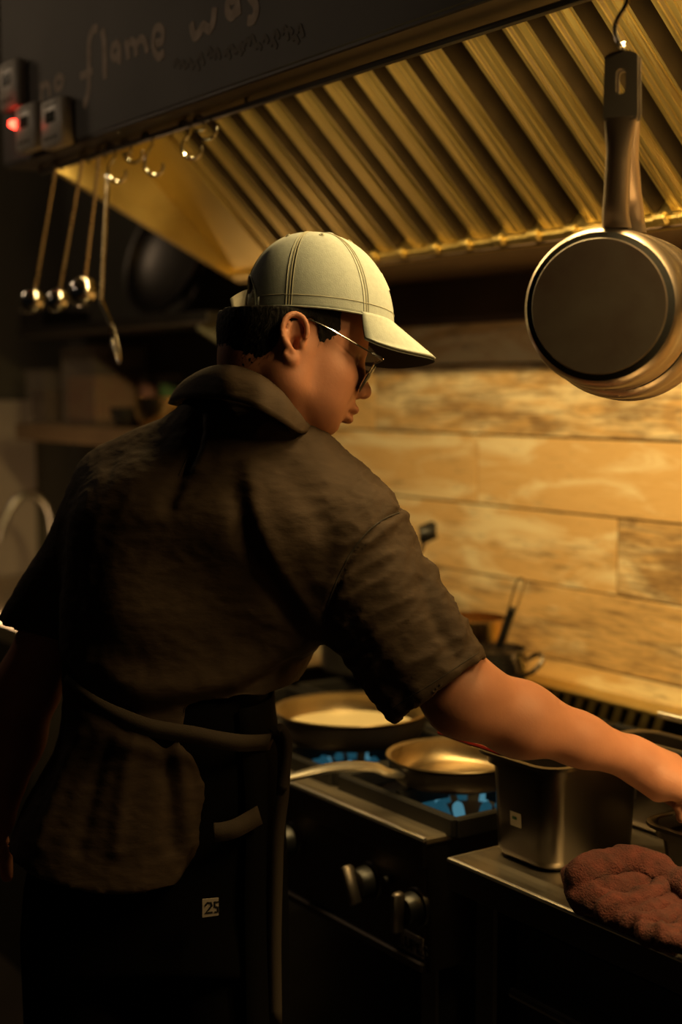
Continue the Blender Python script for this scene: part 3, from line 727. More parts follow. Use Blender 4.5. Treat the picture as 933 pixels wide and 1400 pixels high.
so = sk.build('sticker', 'sticker_white', g1, smooth=False)
MB().box((-1.436, 1.2692, .968), (-1.427, 1.2702, .972)).build('sticker_print', 'green_ink', so, smooth=False)
gn(-1.50, 1.506, -1.18, 1.592, TZ+.0005, 1.035, 'long steel container behind the hand, its rim catching the light')
gn(-1.297, 1.382, -1.04, 1.488, TZ+.0005, .981, 'shallow steel container the hand reaches into')
def utensil(name, pts, r, m, label, cat='utensil'):
    P = smooth_path(pts, 5)
    o = MB().tube(P, r, 10, flat=.55).build('handle', m, None)
    return o
for i, (p0, p1, lab) in enumerate((((601, 999), (700, 1034), 'dark red handled tool lying across the deep container, lower one'), ((607, 992), (690, 1013), 'dark red handled tool lying across the deep container, upper one'))):
    A = pZ(*p0, 1.083+.012*i); B = pZ(*p1, 1.072+.012*i); d = B-A
    t = thing('spatula', tuple(B), lab, 'spatula', 'red handled tools on the container')
    P = [A, A+d*.1, A+d*.5, A+d*.95]
    MB().tube(smooth_path(P, 4), [.004, .0065, .0085]+[.0085]*6+[.007]*3+[.005], 10, flat=.6).build('handle', 'red_plastic', t)
    MB().tube([A+d*.93, B], [.004, .0035], 8, flat=.6).build('shank', 'chrome', t)
    e = B+d*.3+np.array([0, 0, -.004]); q = d/np.linalg.norm(d); s_ = np.cross(q, (0, 0, 1)); s_ /= np.linalg.norm(s_)
    pass
t = thing('ladle', tuple(pZ(900, 1028, 1.05)), 'black-handled ladle resting in the long container behind the hand', 'ladle')
A = pZ(889, 1022, 1.045); B = pZ(960, 1040, 1.05)
MB().tube([A, A+(B-A)*.1, B], [.006, .009, .008], 10, flat=.8).build('handle', 'black_plastic', t)
MB().tube([A+(B-A)*.05, A+(A-B)*.25+np.array([0, .0, -.02]), A+(A-B)*.3+np.array([0, .0, -.08])], .003, 7).build('shank', 'worn_steel', t)
t = thing('hand_fill_lamp', (-.62, 1.42, 1.80), 'added domed lamp on a cord, out of view at the right, lighting the hand', 'lamp')  # unseen lamp body added to go with the hand light
MB().lathe([(.02, .1), (.03, .09), (.075, .03), (.09, 0), (.087, 0), (.072, .03), (.028, .085), (.0, .09)], (-.62, 1.42, 1.80), (0, 0, 1), 32).build('shade', 'dark_steel', t)
MB().tube([(-.62, 1.42, 1.89), (-.62, 1.42, 1.966)], .004, 6).build('cord', 'black_plastic', t)
MB().lathe([(0, .0), (.02, .006), (.028, .025), (.022, .045), (.012, .06), (0, .062)], (-.62, 1.42, 1.80), (0, 0, 1), 20).build('bulb', 'lamp_tube', t)
# ------------------------------------------------------------------ far end of the kitchen
def shelf(name, x0, x1, y0, z, th, lab, m='shelf_wood', brackets=()):
    t = thing(name, ((x0+x1)/2, 1.95, z-th), lab, 'shelf')
    MB().box((x0, y0, z-th), (x1, 1.968, z), .004).build('board', m, t, smooth=False)
    for bx in brackets:
        b = MB().prism([(y0+.01, z-th), (1.968, z-th), (1.968, z-th-.17), (1.94, z-th-.17), (y0+.01, z-th-.015)], (bx, 0, 0), (0, 1, 0), (0, 0, 1), (.014, 0, 0)); b.build('bracket', 'bracket_paint', t, smooth=False)
    return t
shelf('wall_shelf', -4.2, -3.02, 1.66, 1.452, .05, 'pale-edged lower shelf holding clear boxes and bowls')
shelf('wall_shelf', -4.16, -2.98, 1.66, 1.742, .03, 'dark upper shelf with a pale slanted bracket behind the ladles', 'dark_steel', (-3.05,))
def crate(px0, px1, py0, Y, z0, dep, lab, cont=None, m='clear_plastic'):
    a = pY(px0, py0, Y); b = pY(px1, py0, Y); h = (a[2]+b[2])/2-z0
    t = thing('storage_box', ((a[0]+b[0])/2, Y+dep/2, z0), lab, 'box')
    V = MB(); x0, x1 = a[0], b[0]
    for (p, q) in (((x0, Y), (x1, Y+.003)), ((x0, Y+dep-.003), (x1, Y+dep)), ((x0, Y), (x0+.003, Y+dep)), ((x1-.003, Y), (x1, Y+dep))):
        V.box((p[0], p[1], z0), (q[0], q[1], z0+h-.012))
    V.box((x0, Y, z0), (x1, Y+dep, z0+.003)); V.build('body', m, t, smooth=False)
    MB().box((x0-.006, Y-.006, z0+h-.014), (x1+.006, Y+dep+.006, z0+h), .004).build('lid', 'clear_plastic', t, smooth=False)
    if cont: MB().box((x0+.008, Y+.008, z0+.005), (x1-.008, Y+dep-.008, z0+h*.62), .012).build('contents', cont, t)
crate(84, 128, 474, 1.76, 1.452, .17, 'clear plastic storage box with orange food on the lower shelf', 'orange_food')
crate(36, 60, 505, 1.74, 1.452, .14, 'narrow clear box of brownish food at the left end of the shelf', 'brown_jar')
def bowl(px, py, Y, R, lab, m, dz=0.):
    c = pY(px, py, Y); z = 1.452+dz
    t = thing('bowl', (c[0], Y, z), lab, 'bowl', 'bowls on the lower shelf'); H = R*1.05
    pr = [(0, 0), (R*.5, 0)]+[(R*.5+R*.5*math.sin(q), H*(1-math.cos(q))) for q in np.linspace(.2, 1.57, 8)]+[(R+.004, H+.002), (R-.004, H)]+[(R*.48+R*.48*math.sin(q), .004+H*(1-math.cos(q))) for q in np.linspace(1.5, .2, 8)]+[(0, .006)]
    MB().lathe(pr, (c[0], Y, z), (0, 0, 1), 36).build('bowl_body', m, t)
bowl(222, 560, 1.745, .078, 'shiny brass coloured bowl catching a highlight behind the collar', 'brass_bowl')
bowl(176, 560, 1.715, .05, 'dark bowl left of the shiny one on the lower shelf', 'dark_steel')
for i, (px, lab, m) in enumerate(((224, 'small green herb tub above the bowls on the storage shelf', 'green_food'), (197, 'small pink tub beside the green one on the storage shelf', 'pink_food'))):
    c = pY(px, 500, 1.88); t = thing('tub', (c[0], 1.9, 1.452), lab, 'tub', None)
    MB().lathe([(0, 0), (.028, 0), (.034, .14), (.036, .145), (.03, .145), (.028, .13), (0, .12)], (c[0], 1.9, 1.452), (0, 0, 1), 24).build('tub_body', 'clear_plastic', t)
    MB().lathe([(0, .004), (.026, .004), (.031, .118), (0, .119)], (c[0], 1.9, 1.452), (0, 0, 1), 24).build('contents', m, t)
# wok leaning at the back of the upper shelf
t = thing('wok', (-3.5, 1.85, 1.742), 'dark round wok leaning on the wall above the upper shelf', 'wok')
wc = np.array([-3.52, 1.87, 1.742+.165]); wx = np.array([.15, -.93, .28]); wx /= np.linalg.norm(wx)
MB().lathe([(.165*math.sin(q), .05-.06*math.cos(q)) for q in np.linspace(0, 1.5, 10)]+[(.170, .05), (.167, .056)]+[(.16*math.sin(q), .056-.06*math.cos(q)) for q in np.linspace(1.5, 0, 10)], wc, wx, 48).build('wok_body', 'dark_steel', t)
MB().tube([wc+np.array([.165*math.cos(q), .03+.02*0, .165*math.sin(q)])+wx*.055 for q in np.linspace(0, 2*math.pi, 41)], .005, 6, cap=False).build('rim', 'worn_steel', t)
crate(28, 60, 420, 1.72, 1.742, .15, 'low dark box at the left end of the upper shelf', None, 'dark_steel')
# sink counter with a swan-neck tap
t = thing('sink_counter', (-3.9, 1.65, 0), 'far sink counter with a gleaming front edge behind the left arm', 'counter')
MB().box((-4.46, 1.34, .925), (-3.4, 1.95, .945), .003).build('worktop', 'counter_steel', t, smooth=False)
MB().box((-4.46, 1.335, .905), (-3.4, 1.342, .95), .002).build('front_edge', 'brushed_steel', t, smooth=False)
MB().box((-4.46, 1.38, 0), (-3.44, 1.95, .925), .003).build('cabinet', 'dark_steel', t, smooth=False)
c = pX(-2, 720, -4.05); t = thing('tap', (c[0], c[1]+.04, .945), 'curved steel tap above the far sink counter', 'tap')
e0 = pX(58, 686, -4.05); e1 = pX(22, 684, -4.05)
MB().tube(smooth_path([(e0[0], e0[1]+.03, .945), (e0[0], e0[1]+.03, 1.1), (e0[0], e0[1]+.015, e0[2]-.02), (e1[0], e0[1]-.03, e1[2]+.015), (e1[0], e1[1], e1[2]), (c[0], c[1]+.01, c[2]), (c[0], c[1], c[2]-.04)], 6), .012, 12).build('spout', 'brushed_steel', t)
MB().lathe([(0, .03), (.02, .03), (.024, 0), (0, 0)], (e0[0], e0[1]+.03, .945), (0, 0, 1), 20).build('base', 'brushed_steel', t)
# ------------------------------------------------------------------ signed-distance modelling kit for the cook, in the (u, w, z) frame
class Field:
    def __init__(s, lo, hi, h):
        s.lo = np.array(lo, float); s.h = h; n = np.ceil((np.array(hi)-s.lo)/h).astype(int)+1
        g = [np.arange(k, dtype=np.float32)*h+l for k, l in zip(n, s.lo)]
        s.P = np.stack(np.meshgrid(*g, indexing='ij'), -1).astype(np.float32); s.D = np.full(s.P.shape[:3], 9., np.float32)
    def sub(s, lo, hi):      # index window around a primitive
        a = np.clip(np.floor((np.array(lo)-s.lo)/s.h).astype(int), 0, np.array(s.D.shape)-1); b = np.clip(np.ceil((np.array(hi)-s.lo)/s.h).astype(int)+1, 1, np.array(s.D.shape))
        return tuple(slice(i, max(j, i+1)) for i, j in zip(a, b))
    def comb(s, f, lo, hi, k, op):
        w = s.sub(lo, hi); d = f(s.P[w]); e = s.D[w]
        if op == 'u':
            t = np.clip(.5+.5*(d-e)/k, 0, 1); s.D[w] = d*(1-t)+e*t-k*t*(1-t)
        else:       # subtract
            t = np.clip(.5-.5*(d+e)/k, 0, 1); d2 = -d; s.D[w] = e*(1-t)+d2*t+k*t*(1-t)
        return s
    def cone(s, a, b, ra, rb, k=.012, op='u', sq=None):
        a, b = np.array(a, np.float32), np.array(b, np.float32); m = max(ra, rb)+k*1.5+.03
        def f(P):
            A = P-a; B = b-a
            t = np.clip((A@B)/(B@B+1e-12), 0, 1); q = A-t[..., None]*B
            if sq is not None:      # squash across a direction: (dir, factor)
                d_ = np.array(sq[0], np.float32); d_ = d_/np.linalg.norm(d_); c = q@d_; q = q+(c*(1/sq[1]-1))[..., None]*d_
            return np.sqrt((q*q).sum(-1))-(ra+(rb-ra)*t)
        return s.comb(f, np.minimum(a, b)-m, np.maximum(a, b)+m, k, op)
    def ell(s, c, r, k=.012, op='u', R=None):
        c = np.array(c, np.float32); r = np.array(r, np.float32); m = float(max(r))+k*1.5+.03
        def f(P):
            q = P-c
            if R is not None: q = q@np.array(R, np.float32)
            k0 = np.sqrt(((q/r)**2).sum(-1)); k1 = np.sqrt(((q/r**2)**2).sum(-1)); return k0*(k0-1)/(k1+1e-9)
        return s.comb(f, c-m, c+m, k, op)
    def mesh(s):
        D = s.D; I = D < 0; nx, ny, nz = D.shape
        e = []
        acc = np.zeros((nx-1, ny-1, nz-1, 3), np.float32); cnt = np.zeros((nx-1, ny-1, nz-1), np.float32)
        for ax in range(3):
            o = [i for i in range(3) if i != ax]
            sl0 = [slice(None)]*3; sl1 = [slice(None)]*3; sl0[ax] = slice(0, -1); sl1[ax] = slice(1, None)
            a, b = D[tuple(sl0)], D[tuple(sl1)]; cr = (a < 0) != (b < 0); t = np.where(cr, a/(a-b+1e-20), 0)
            e.append(cr)
            for i in (0, 1):
                for j in (0, 1):
                    sl = [slice(0, D.shape[q]-1) for q in range(3)]
                    sl[o[0]] = slice(i, D.shape[o[0]]-1+i); sl[o[1]] = slice(j, D.shape[o[1]]-1+j); sl[ax] = slice(0, D.shape[ax]-1)
                    c = cr[tuple(sl)]; tt = t[tuple(sl)]; cnt += c
                    acc[..., ax] += np.where(c, tt, 0); acc[..., o[0]] += c*i; acc[..., o[1]] += c*j
        act = cnt > 0; idx = np.full(act.shape, -1, np.int64); idx[act] = np.arange(act.sum())
        ii = np.argwhere(act); V = (ii+acc[act]/cnt[act][:, None])*s.h+s.lo
        F = []
        for ax in range(3):
            o1, o2 = (ax+1) % 3, (ax+2) % 3; c = np.argwhere(e[ax])
            c = c[(c[:, o1] > 0) & (c[:, o2] > 0) & (c[:, o1] < act.shape[o1]) & (c[:, o2] < act.shape[o2])]
            q = []
            for d1, d2 in ((-1, -1), (0, -1), (0, 0), (-1, 0)):
                p = c.copy(); p[:, o1] += d1; p[:, o2] += d2; q.append(idx[p[:, 0], p[:, 1], p[:, 2]])
            q = np.stack(q, 1); neg = I[c[:, 0], c[:, 1], c[:, 2]]; q[~neg] = q[~neg][:, ::-1]; F.append(q)
        return V, np.concatenate(F)
def normals(V, F):
    fn = np.cross(V[F[:, 2]]-V[F[:, 0]], V[F[:, 3]]-V[F[:, 1]]); N = np.zeros_like(V)
    for k in range(4): np.add.at(N, F[:, k], fn)
    return N/(np.linalg.norm(N, axis=1, keepdims=True)+1e-12)
def relax(V, F, n=2, f=.5):
    for _ in range(n):
        A = np.zeros_like(V); C_ = np.zeros(len(V))
        for k in range(4):
            np.add.at(A, F[:, k], V[F[:, (k+1) % 4]]); np.add.at(C_, F[:, k], 1); np.add.at(A, F[:, k], V[F[:, (k+3) % 4]]); np.add.at(C_, F[:, k], 1)
        V = V*(1-f)+A/np.maximum(C_, 1)[:, None]*f
    return V
def nz3(V, sc, seed=0., sc3=(1, 1, 1)):
    q = V*np.array(sc3)*sc+seed
    return np.array([noise.noise(Vector(v)) for v in q])
def fold(V, pts, width, amp, plane=(0, 2)):   # signed groove (amp<0) / ridge along a polyline seen in the plane
    a = np.array([p[:2] if len(p) == 2 else (p[plane[0]], p[plane[1]]) for p in pts]); X = V[:, plane]; best = np.full(len(V), 9.)
    for p, q in zip(a, a[1:]):
        t = np.clip(((X-p)@(q-p))/((q-p)@(q-p)), 0, 1); best = np.minimum(best, np.linalg.norm(X-p-t[:, None]*(q-p), axis=1))
    return amp*np.exp(-(best/width)**2)

# ---- the cook
ROOTP = toW(Q(215, 1150, 1.86))[0]*np.array([1, 1, 0])
cook = thing('person', tuple(ROOTP), 'cook in cap, sunglasses and dark short-sleeved shirt, bending and reaching right over the stove', 'person')
def put(name, V, F, m, parent=None, **kw): return mk(name, toW(V), F, m, parent or cook, **kw)

# head frame
def frame(yaw, pitch, roll=0):
    f = np.array([math.cos(yaw)*math.cos(pitch), math.sin(yaw)*math.cos(pitch), -math.sin(pitch)])
    l = np.array([-math.sin(yaw), math.cos(yaw), 0]); u = np.cross(f, l); 
    if roll: l, u = l*math.cos(roll)+u*math.sin(roll), u*math.cos(roll)-l*math.sin(roll)
    return np.stack([f, l, u], 1)
ROLL = math.radians(-8)
HR = frame(math.radians(9), math.radians(16), ROLL); ear0 = Q(409, 468, 1.765); HO = ear0+HR[:, 1]*.074
HS = .962
def H(x, y, z): return HO+HR@(np.array([x, y, z])*HS)

# shared body joints
sR = Q(492, 752, 1.80); eR = Q(644, 957, 1.745); wR = Q(864, 1037, 1.835)
sL = Q(160, 668, 1.93); eL = Q(40, 935, 1.93); wL = Q(-8, 1120, 1.90)
nb = Q(345, 600, 1.85)

head = Field((-.19, 1.60, 1.36), (.07, 1.99, 1.76), .0024)
head.ell(H(.0, 0, .044), (.091*HS, .075*HS, .072*HS), R=HR)
head.ell(H(-.022, 0, .016), (.068, .069, .066), k=.03, R=HR)
head.ell(H(.042, 0, -.012), (.057, .06, .072), k=.03, R=HR)
head.ell(H(.05, 0, .045), (.04, .055, .035), k=.02, R=HR)
for s_ in (-1, 1):
    head.cone(H(.004, .055*s_, -.05), H(.060, .018*s_, -.076), .02, .0165, k=.03)
    head.cone(H(.0, .06*s_, -.01), H(.004, .055*s_, -.05), .018, .018, k=.02)
    head.ell(H(.058, .043*s_, -.022), (.029, .022, .024), k=.02, R=HR)
    head.ell(H(.054, .033*s_, -.054), (.026, .024, .024), k=.025, R=HR)
head.ell(H(.0695, 0, -.0775), (.0165, .02, .0145), k=.014, R=HR)
head.ell(H(.028, 0, -.058), (.045, .035, .03), k=.03, R=HR)
head.ell(H(.0815, 0, -.048), (.019, .026, .020), k=.014, R=HR)
# brow and sockets
for s_ in (-1, 1):
    head.ell(H(.097, .03*s_, .006), (.016, .018, .012), k=.014, op='s', R=HR)
    head.cone(H(.088, .012*s_, .024), H(.074, .046*s_, .024), .007, .006, k=.012)
    head.ell(H(.075, .03*s_, .007), (.014, .015, .012), k=.003, R=HR)
# nose
head.cone(H(.088, 0, .014), H(.1085, 0, -.0200), .007, .0095, k=.012)
head.ell(H(.1110, 0, -.0245), (.0098, .0098, .0085), k=.006, R=HR)
for s_ in (-1, 1): head.ell(H(.1005, .0118*s_, -.0285), (.0105, .0065, .0068), k=.005, R=HR)
for s_ in (-1, 1): head.ell(H(.105, .0065*s_, -.0368), (.005, .003, .004), k=.003, op='s', R=HR)
# mouth: lips pursed a little
head.ell(H(.1005, 0, -.0515), (.0100, .0180, .0070), k=.005, R=HR)
head.ell(H(.0965, 0, -.0655), (.0098, .0160, .0070), k=.005, R=HR)
head.cone(H(.1095, 0, -.0585), H(.092, .022, -.059), .0008, .0008, k=.003, op='s'); head.cone(H(.1095, 0, -.0585), H(.092, -.022, -.059), .0008, .0008, k=.005, op='s')
head.ell(H(.0935, 0, -.0745), (.006, .016, .004), k=.005, op='s', R=HR)
# neck
head.cone(H(-.03, 0, -.03), nb+np.array([0, .01, -.03]), .056, .064, k=.03)
head.cone(H(-.012, -.058, -.035), Q(400, 588, 1.765)+np.array([0, .03, 0]), .012, .011, k=.018)
# ears
for s_ in (-1, 1):
    a = .17; ex = np.array([math.cos(a), 0, math.sin(a)]); ez = np.array([-math.sin(a), 0, math.cos(a)])  # ear axis leans back
    def E_(x, z, y): v = ex*x+ez*z; return H(-.010+v[0], s_*(.073+y), .002+v[2])
    ER = HR@np.stack([ex, [0, 1, 0], ez], 1)
    head.ell(E_(0, .002, .004), (.016, .007, .029), k=.004, R=ER)
    rim = []
    for q in np.linspace(-20, 245, 15):
        r_ = math.radians(q); rim.append(E_(.0165*math.cos(r_)+.001, .0215*math.sin(r_)+.009, .0125+.004*max(0, -math.cos(r_))))
    rim += [E_(-.0085, -.022, .011), E_(-.0015, -.0295, .0095)]
    for p, q in zip(rim, rim[1:]): head.cone(p, q, .0033, .0033, k=.003)
    head.ell(E_(.002, -.027, .008), (.008, .0055, .009), k=.004, R=ER)
    head.ell(E_(.003, .004, .0135), (.0105, .007, .017), k=.003, op='s', R=ER)
    head.ell(E_(.004, -.006, .008), (.0065, .009, .009), k=.003, op='s', R=ER)
    ah = [E_(-.006, .017, .0115), E_(-.0085, .004, .012), E_(-.006, -.009, .012), E_(.001, -.017, .0115)]
    for p, q in zip(ah, ah[1:]): head.cone(p, q, .0028, .003, k=.004)
    head.ell(E_(.0125, -.005, .008), (.0045, .0045, .007), k=.003, R=ER)
CR = frame(math.radians(9), math.radians(6), ROLL); CO = Q(436, 440, 1.845)
ax_, ay_, ch = .0975, .0815, .113
def under_cap(P, s):     # negative inside the cap's dome, only asked above its band
    q = (P-CO)@CR; e = (np.sqrt((q[..., 0]/(ax_*s))**2+(q[..., 1]/(ay_*s))**2+(q[..., 2]/(ch*s))**2)-1)*.08
    return np.where(q[..., 2] > 0, e, np.maximum(-9, e-9)).astype(np.float32)
head.D = np.maximum(head.D, under_cap(head.P, .93))
Vh, Fh_ = head.mesh(); Vh = relax(Vh, Fh_, 1, .4)

arm = Field((-.02, 1.62, .93), (.56, 2.04, 1.35), .0026)
hd = (wR-eR)/np.linalg.norm(wR-eR)
arm.cone(sR+(eR-sR)*.35, eR+np.array([-.012, 0, .006]), .048, .046, k=.03)
mid = eR+(wR-eR)*.30
arm.cone(eR+np.array([-.008, .0, .004]), mid+np.array([0, 0, -.004]), .046, .0455, k=.03)
arm.cone(mid, eR+(wR-eR)*.68, .045, .031, k=.02)
arm.cone(eR+(wR-eR)*.66, wR, .0315, .0258, k=.02, sq=((0, 1, .3), 1.12))
# right hand: knuckle row to the right of the wrist, palm down, fingers curled round a handle
hx = np.array([.90, .12, -.40]); hx /= np.linalg.norm(hx)        # wrist -> knuckles
hy = np.cross(np.array([0, 0, 1.]), hx); hy /= np.linalg.norm(hy) # towards the thumb side (away from the camera)
_r = math.radians(16); _hz = np.cross(hx, hy); hy, hz = hy*math.cos(_r)+_hz*math.sin(_r), _hz*math.cos(_r)-hy*math.sin(_r)                                             # back of the hand
def G(x, y, z): return wR+hx*x*1.13+hy*y*1.06+hz*z
arm.cone(G(0, -.006, 0), G(.05, -.018, .0), .0235, .0185, k=.014); arm.cone(G(0, .006, .002), G(.055, .02, .004), .0235, .0175, k=.014)
arm.cone(G(.02, 0, .002), G(.085, .0, .004), .022, .014, k=.014)
arm.cone(G(.035, -.022, -.006), G(.078, -.031, -.004), .0165, .0115, k=.012)
arm.cone(G(.012, -.012, -.012), G(.04, -.02, -.02), .016, .014, k=.012)      # heel of the hand
knk = [(.088, .031, .006), (.093, .011, .009), (.089, -.010, .007), (.079, -.029, .002)]
ln = [(.043, .026, .02), (.047, .03, .022), (.043, .028, .021), (.034, .021, .018)]; rad = [.0098, .0098, .0092, .0082]
curl = [(36, 86, 62), (44, 90, 64), (52, 94, 66), (58, 96, 68)]
for i, (kx, ky, kz) in enumerate(knk):
    p = G(kx, ky, kz); a = 0
    arm.cone(G(kx-.05, ky*.6, kz*.3), p, .0115, rad[i]+.001, k=.008)
    arm.ell(p+hz*.002, (.011, .0105, .0095), k=.004)
    for j in range(3):
        a += math.radians(curl[i][j]) if j else math.radians(curl[i][0])
        q = p+hx*math.cos(a)*ln[i][j]-hz*math.sin(a)*ln[i][j]
        arm.cone(p, q, rad[i]*(1-.06*j), rad[i]*(.95-.08*j), k=.0035)
        arm.ell(q, (rad[i]*.98*(1-.07*j),)*3, k=.003); p = q
tp = [G(.018, .026, -.008), G(.05, .042, -.026), G(.078, .032, -.042), G(.097, .018, -.046)]
for (p, q), r_ in zip(zip(tp, tp[1:]), ((.0155, .012), (.0115, .0105), (.0105, .0085))): arm.cone(p, q, *r_, k=.006)
Va, Fa = arm.mesh(); Va = relax(Va, Fa, 1, .4)

la = Field((-.56, 1.80, .74), (-.22, 2.05, 1.32), .004)
la.cone(sL+(eL-sL)*.3, eL, .046, .043, k=.02); la.cone(eL, eL+(wL-eL)*.4, .042, .038, k=.02); la.cone(eL+(wL-eL)*.4, wL, .038, .026, k=.02)
lx = (wL-eL)/np.linalg.norm(wL-eL); ly = np.array([.1, 1, 0]); ly -= lx*(ly@lx); ly /= np.linalg.norm(ly); lz = np.cross(lx, ly)
def GL(x, y, z): return wL+lx*x+ly*y+lz*z
la.cone(GL(0, 0, 0), GL(.07, .016, 0), .022, .015, k=.012); la.cone(GL(0, 0, 0), GL(.07, -.016, 0), .022, .014, k=.012)
for i, y_ in enumerate((.028, .009, -.010, -.028)):
    p = GL(.085-.004*abs(i-1), y_, 0); L_ = (.04, .045, .042, .032)[i]; q = p+lx*L_*.95+lz*L_*.25; r2 = q+lx*L_*.45+lz*L_*.5
    la.cone(GL(.05, y_*.8, 0), p, .012, .0098, k=.006); la.cone(p, q, .0095, .0088, k=.003); la.cone(q, r2, .0086, .007, k=.003)
la.cone(GL(.015, .02, 0), GL(.05, .045, .015), .014, .0105, k=.008); la.cone(GL(.05, .045, .015), GL(.08, .046, .026), .0105, .0085, k=.004)
Vl, Fl = la.mesh()
# hidden trunk under the shirt, joined to head and arms in one skin mesh
tr = Field((-.42, 1.66, .95), (.14, 2.12, 1.50), .008)
tr.cone(sR, nb, .045, .05, k=.03); tr.cone(sL, nb, .045, .05, k=.03); tr.cone(nb+np.array([0, .02, -.06]), Q(225, 1000, 1.9), .085, .1, k=.05); tr.cone(sR, sR+(eR-sR)*.5, .042, .045, k=.02)
Vt, Ft = tr.mesh()
allV = np.concatenate([Vh, Va, Vl, Vt]); o1 = len(Vh); o2 = o1+len(Va); o3 = o2+len(Vl)
put('body', allV, np.concatenate([Fh_, Fa+o1, Fl+o2, Ft+o3]).tolist(), 'skin')
# lips as thin coloured skin
lipf = Field(H(.098, 0, -.059)-.035, H(.098, 0, -.059)+.035, .0014)
lipf.ell(H(.1012, 0, -.0518), (.0092, .0155, .0056), k=.002, R=HR); lipf.ell(H(.0972, 0, -.0652), (.0087, .0145, .006), k=.002, R=HR)
lipf.cone(H(.111, 0, -.0585), H(.092, .022, -.059), .0012, .0012, k=.003, op='s'); lipf.cone(H(.111, 0, -.0585), H(.092, -.022, -.059), .0012, .0012, k=.003, op='s')
Vq, Fq = lipf.mesh(); put('lips', Vq, Fq.tolist(), 'lip')
for s_ in (-1, 1):
    c = toW(H(.0795, .031*s_, .007))[0]
    MB().lathe([(0.0112*math.sin(q), -.0112*math.cos(q)) for q in np.linspace(0, math.pi, 12)], c-toW(HR[:, 0])[0]*.004, (0, 0, 1), 16).build('eye', 'eye_white', cook)

# hair: a close shell with the hairline cut round ear and nape, plus short strands
hf = Field((-.17, 1.66, 1.53), (.0, 1.96, 1.75), .0026)
hf.ell(H(-.001, 0, .044), (.0945, .0775, .0775), R=HR); hf.ell(H(-.026, 0, .012), (.070, .073, .066), k=.03, R=HR); hf.cone(H(-.024, 0, -.01), H(-.026, 0, -.07), .0575, .057, k=.02)
loc = (hf.P-HO)@HR
xx, yy, zz_ = loc[..., 0], np.abs(loc[..., 1]), loc[..., 2]
side = np.clip((yy-.03)/.03, 0, 1)
lim = np.interp(xx, [-.12, -.085, -.05, -.030, -.018, .008, .019, .026, .033, .040, .048], [-.050, -.050, -.046, -.026, .020, .034, .026, -.006, -.024, .004, .034]).astype(np.float32)
cut = np.maximum(lim-zz_, xx-.056)
hf.D = np.maximum(np.maximum(hf.D, cut), under_cap(hf.P, .955))
Vr, Fr = hf.mesh(); Vr = relax(Vr, Fr, 2, .5); Nr = normals(Vr, Fr); Vr = Vr+Nr*(nz3(Vr, 260)*.0011)[:, None]
hair = put('hair', Vr, Fr.tolist(), 'hair')
ed = np.where(((Vr-HO)@HR)[:, 1] < .03)[0]; mb = MB(); rs = np.random.RandomState(3)
lr = (Vr-HO)@HR
for i in rs.choice(ed, 2600, replace=False):
    p = Vr[i]; n_ = Nr[i]; dn = HR@np.array([-.25+.35*(lr[i, 0] > .0), 0, -1.])+rs.normal(0, .25, 3)*.5; dn /= np.linalg.norm(dn)
    L_ = rs.uniform(.004, .009); sd = np.cross(dn, n_); sd /= np.linalg.norm(sd)+1e-9
    a = toW(p-n_*.0006+sd*.00035)[0]; b2 = toW(p-n_*.0006-sd*.00035)[0]; c = toW(p+dn*L_+n_*.0012)[0]
    mb.add([a, b2, c], [[0, 1, 2]])
tagit(mb.build('hair_strands', 'hair', hair, smooth=False), kind='stuff')

# ---- cap
def Cc(x, y, z): return CO+CR@np.array([x, y, z])
def crown(phi, t):       # t 0 at the band, 1 at the button
    r = max(0., math.cos(t*math.pi/2))**.93 if t < 1 else 0
    front = .5+.5*math.cos(phi)
    z = ch*math.sin(t*math.pi/2)
    rr = r; bulge = 1+.02*math.sin(math.pi*min(t*1.2, 1))*(1.1-.9*front)
    fx = 1.0-.02*t
    return (ax_*math.cos(phi)*rr*bulge*fx-.013*math.sin(t*math.pi/2)**1.5, ay_*math.sin(phi)*rr*bulge, z+.004*front*math.sin(math.pi*t)-.006*(1-t)*math.cos(phi)*0)
cap = None
def panel(p0, p1, tmax=1., tmin=None, n=14, m=22, off=.0):
    V = []; F = []
    for i in range(m+1):
        for j in range(n+1):
            phi = p0+(p1-p0)*j/n; tm = 0 if tmin is None else tmin(phi)
            t = tm+(tmax-tm)*i/m; x, y, z = crown(phi, t)
            puff = .0013*math.sin(math.pi*j/n)*math.sin(math.pi*min(1, t*1.05))
            rr = 1+(puff+off)/.08
            V.append(Cc(x*rr, y*rr, z+puff*.5*t))
    for i in range(m):
        for j in range(n): a = i*(n+1)+j; F.append([a, a+1, a+n+2, a+n+1])
    return V, F
gap = lambda phi: .28*math.sqrt(max(0, 1-((phi%(2*math.pi)-math.pi)/.5)**2)) if abs(phi%(2*math.pi)-math.pi) < .5 else 0.
def solid(name, V, F, m, parent, th=.0015, **kw):
    o = put(name, np.array(V), F, m, parent, **kw)
    md = o.modifiers.new('thickness', 'SOLIDIFY'); md.thickness = th; md.offset = -1; return o
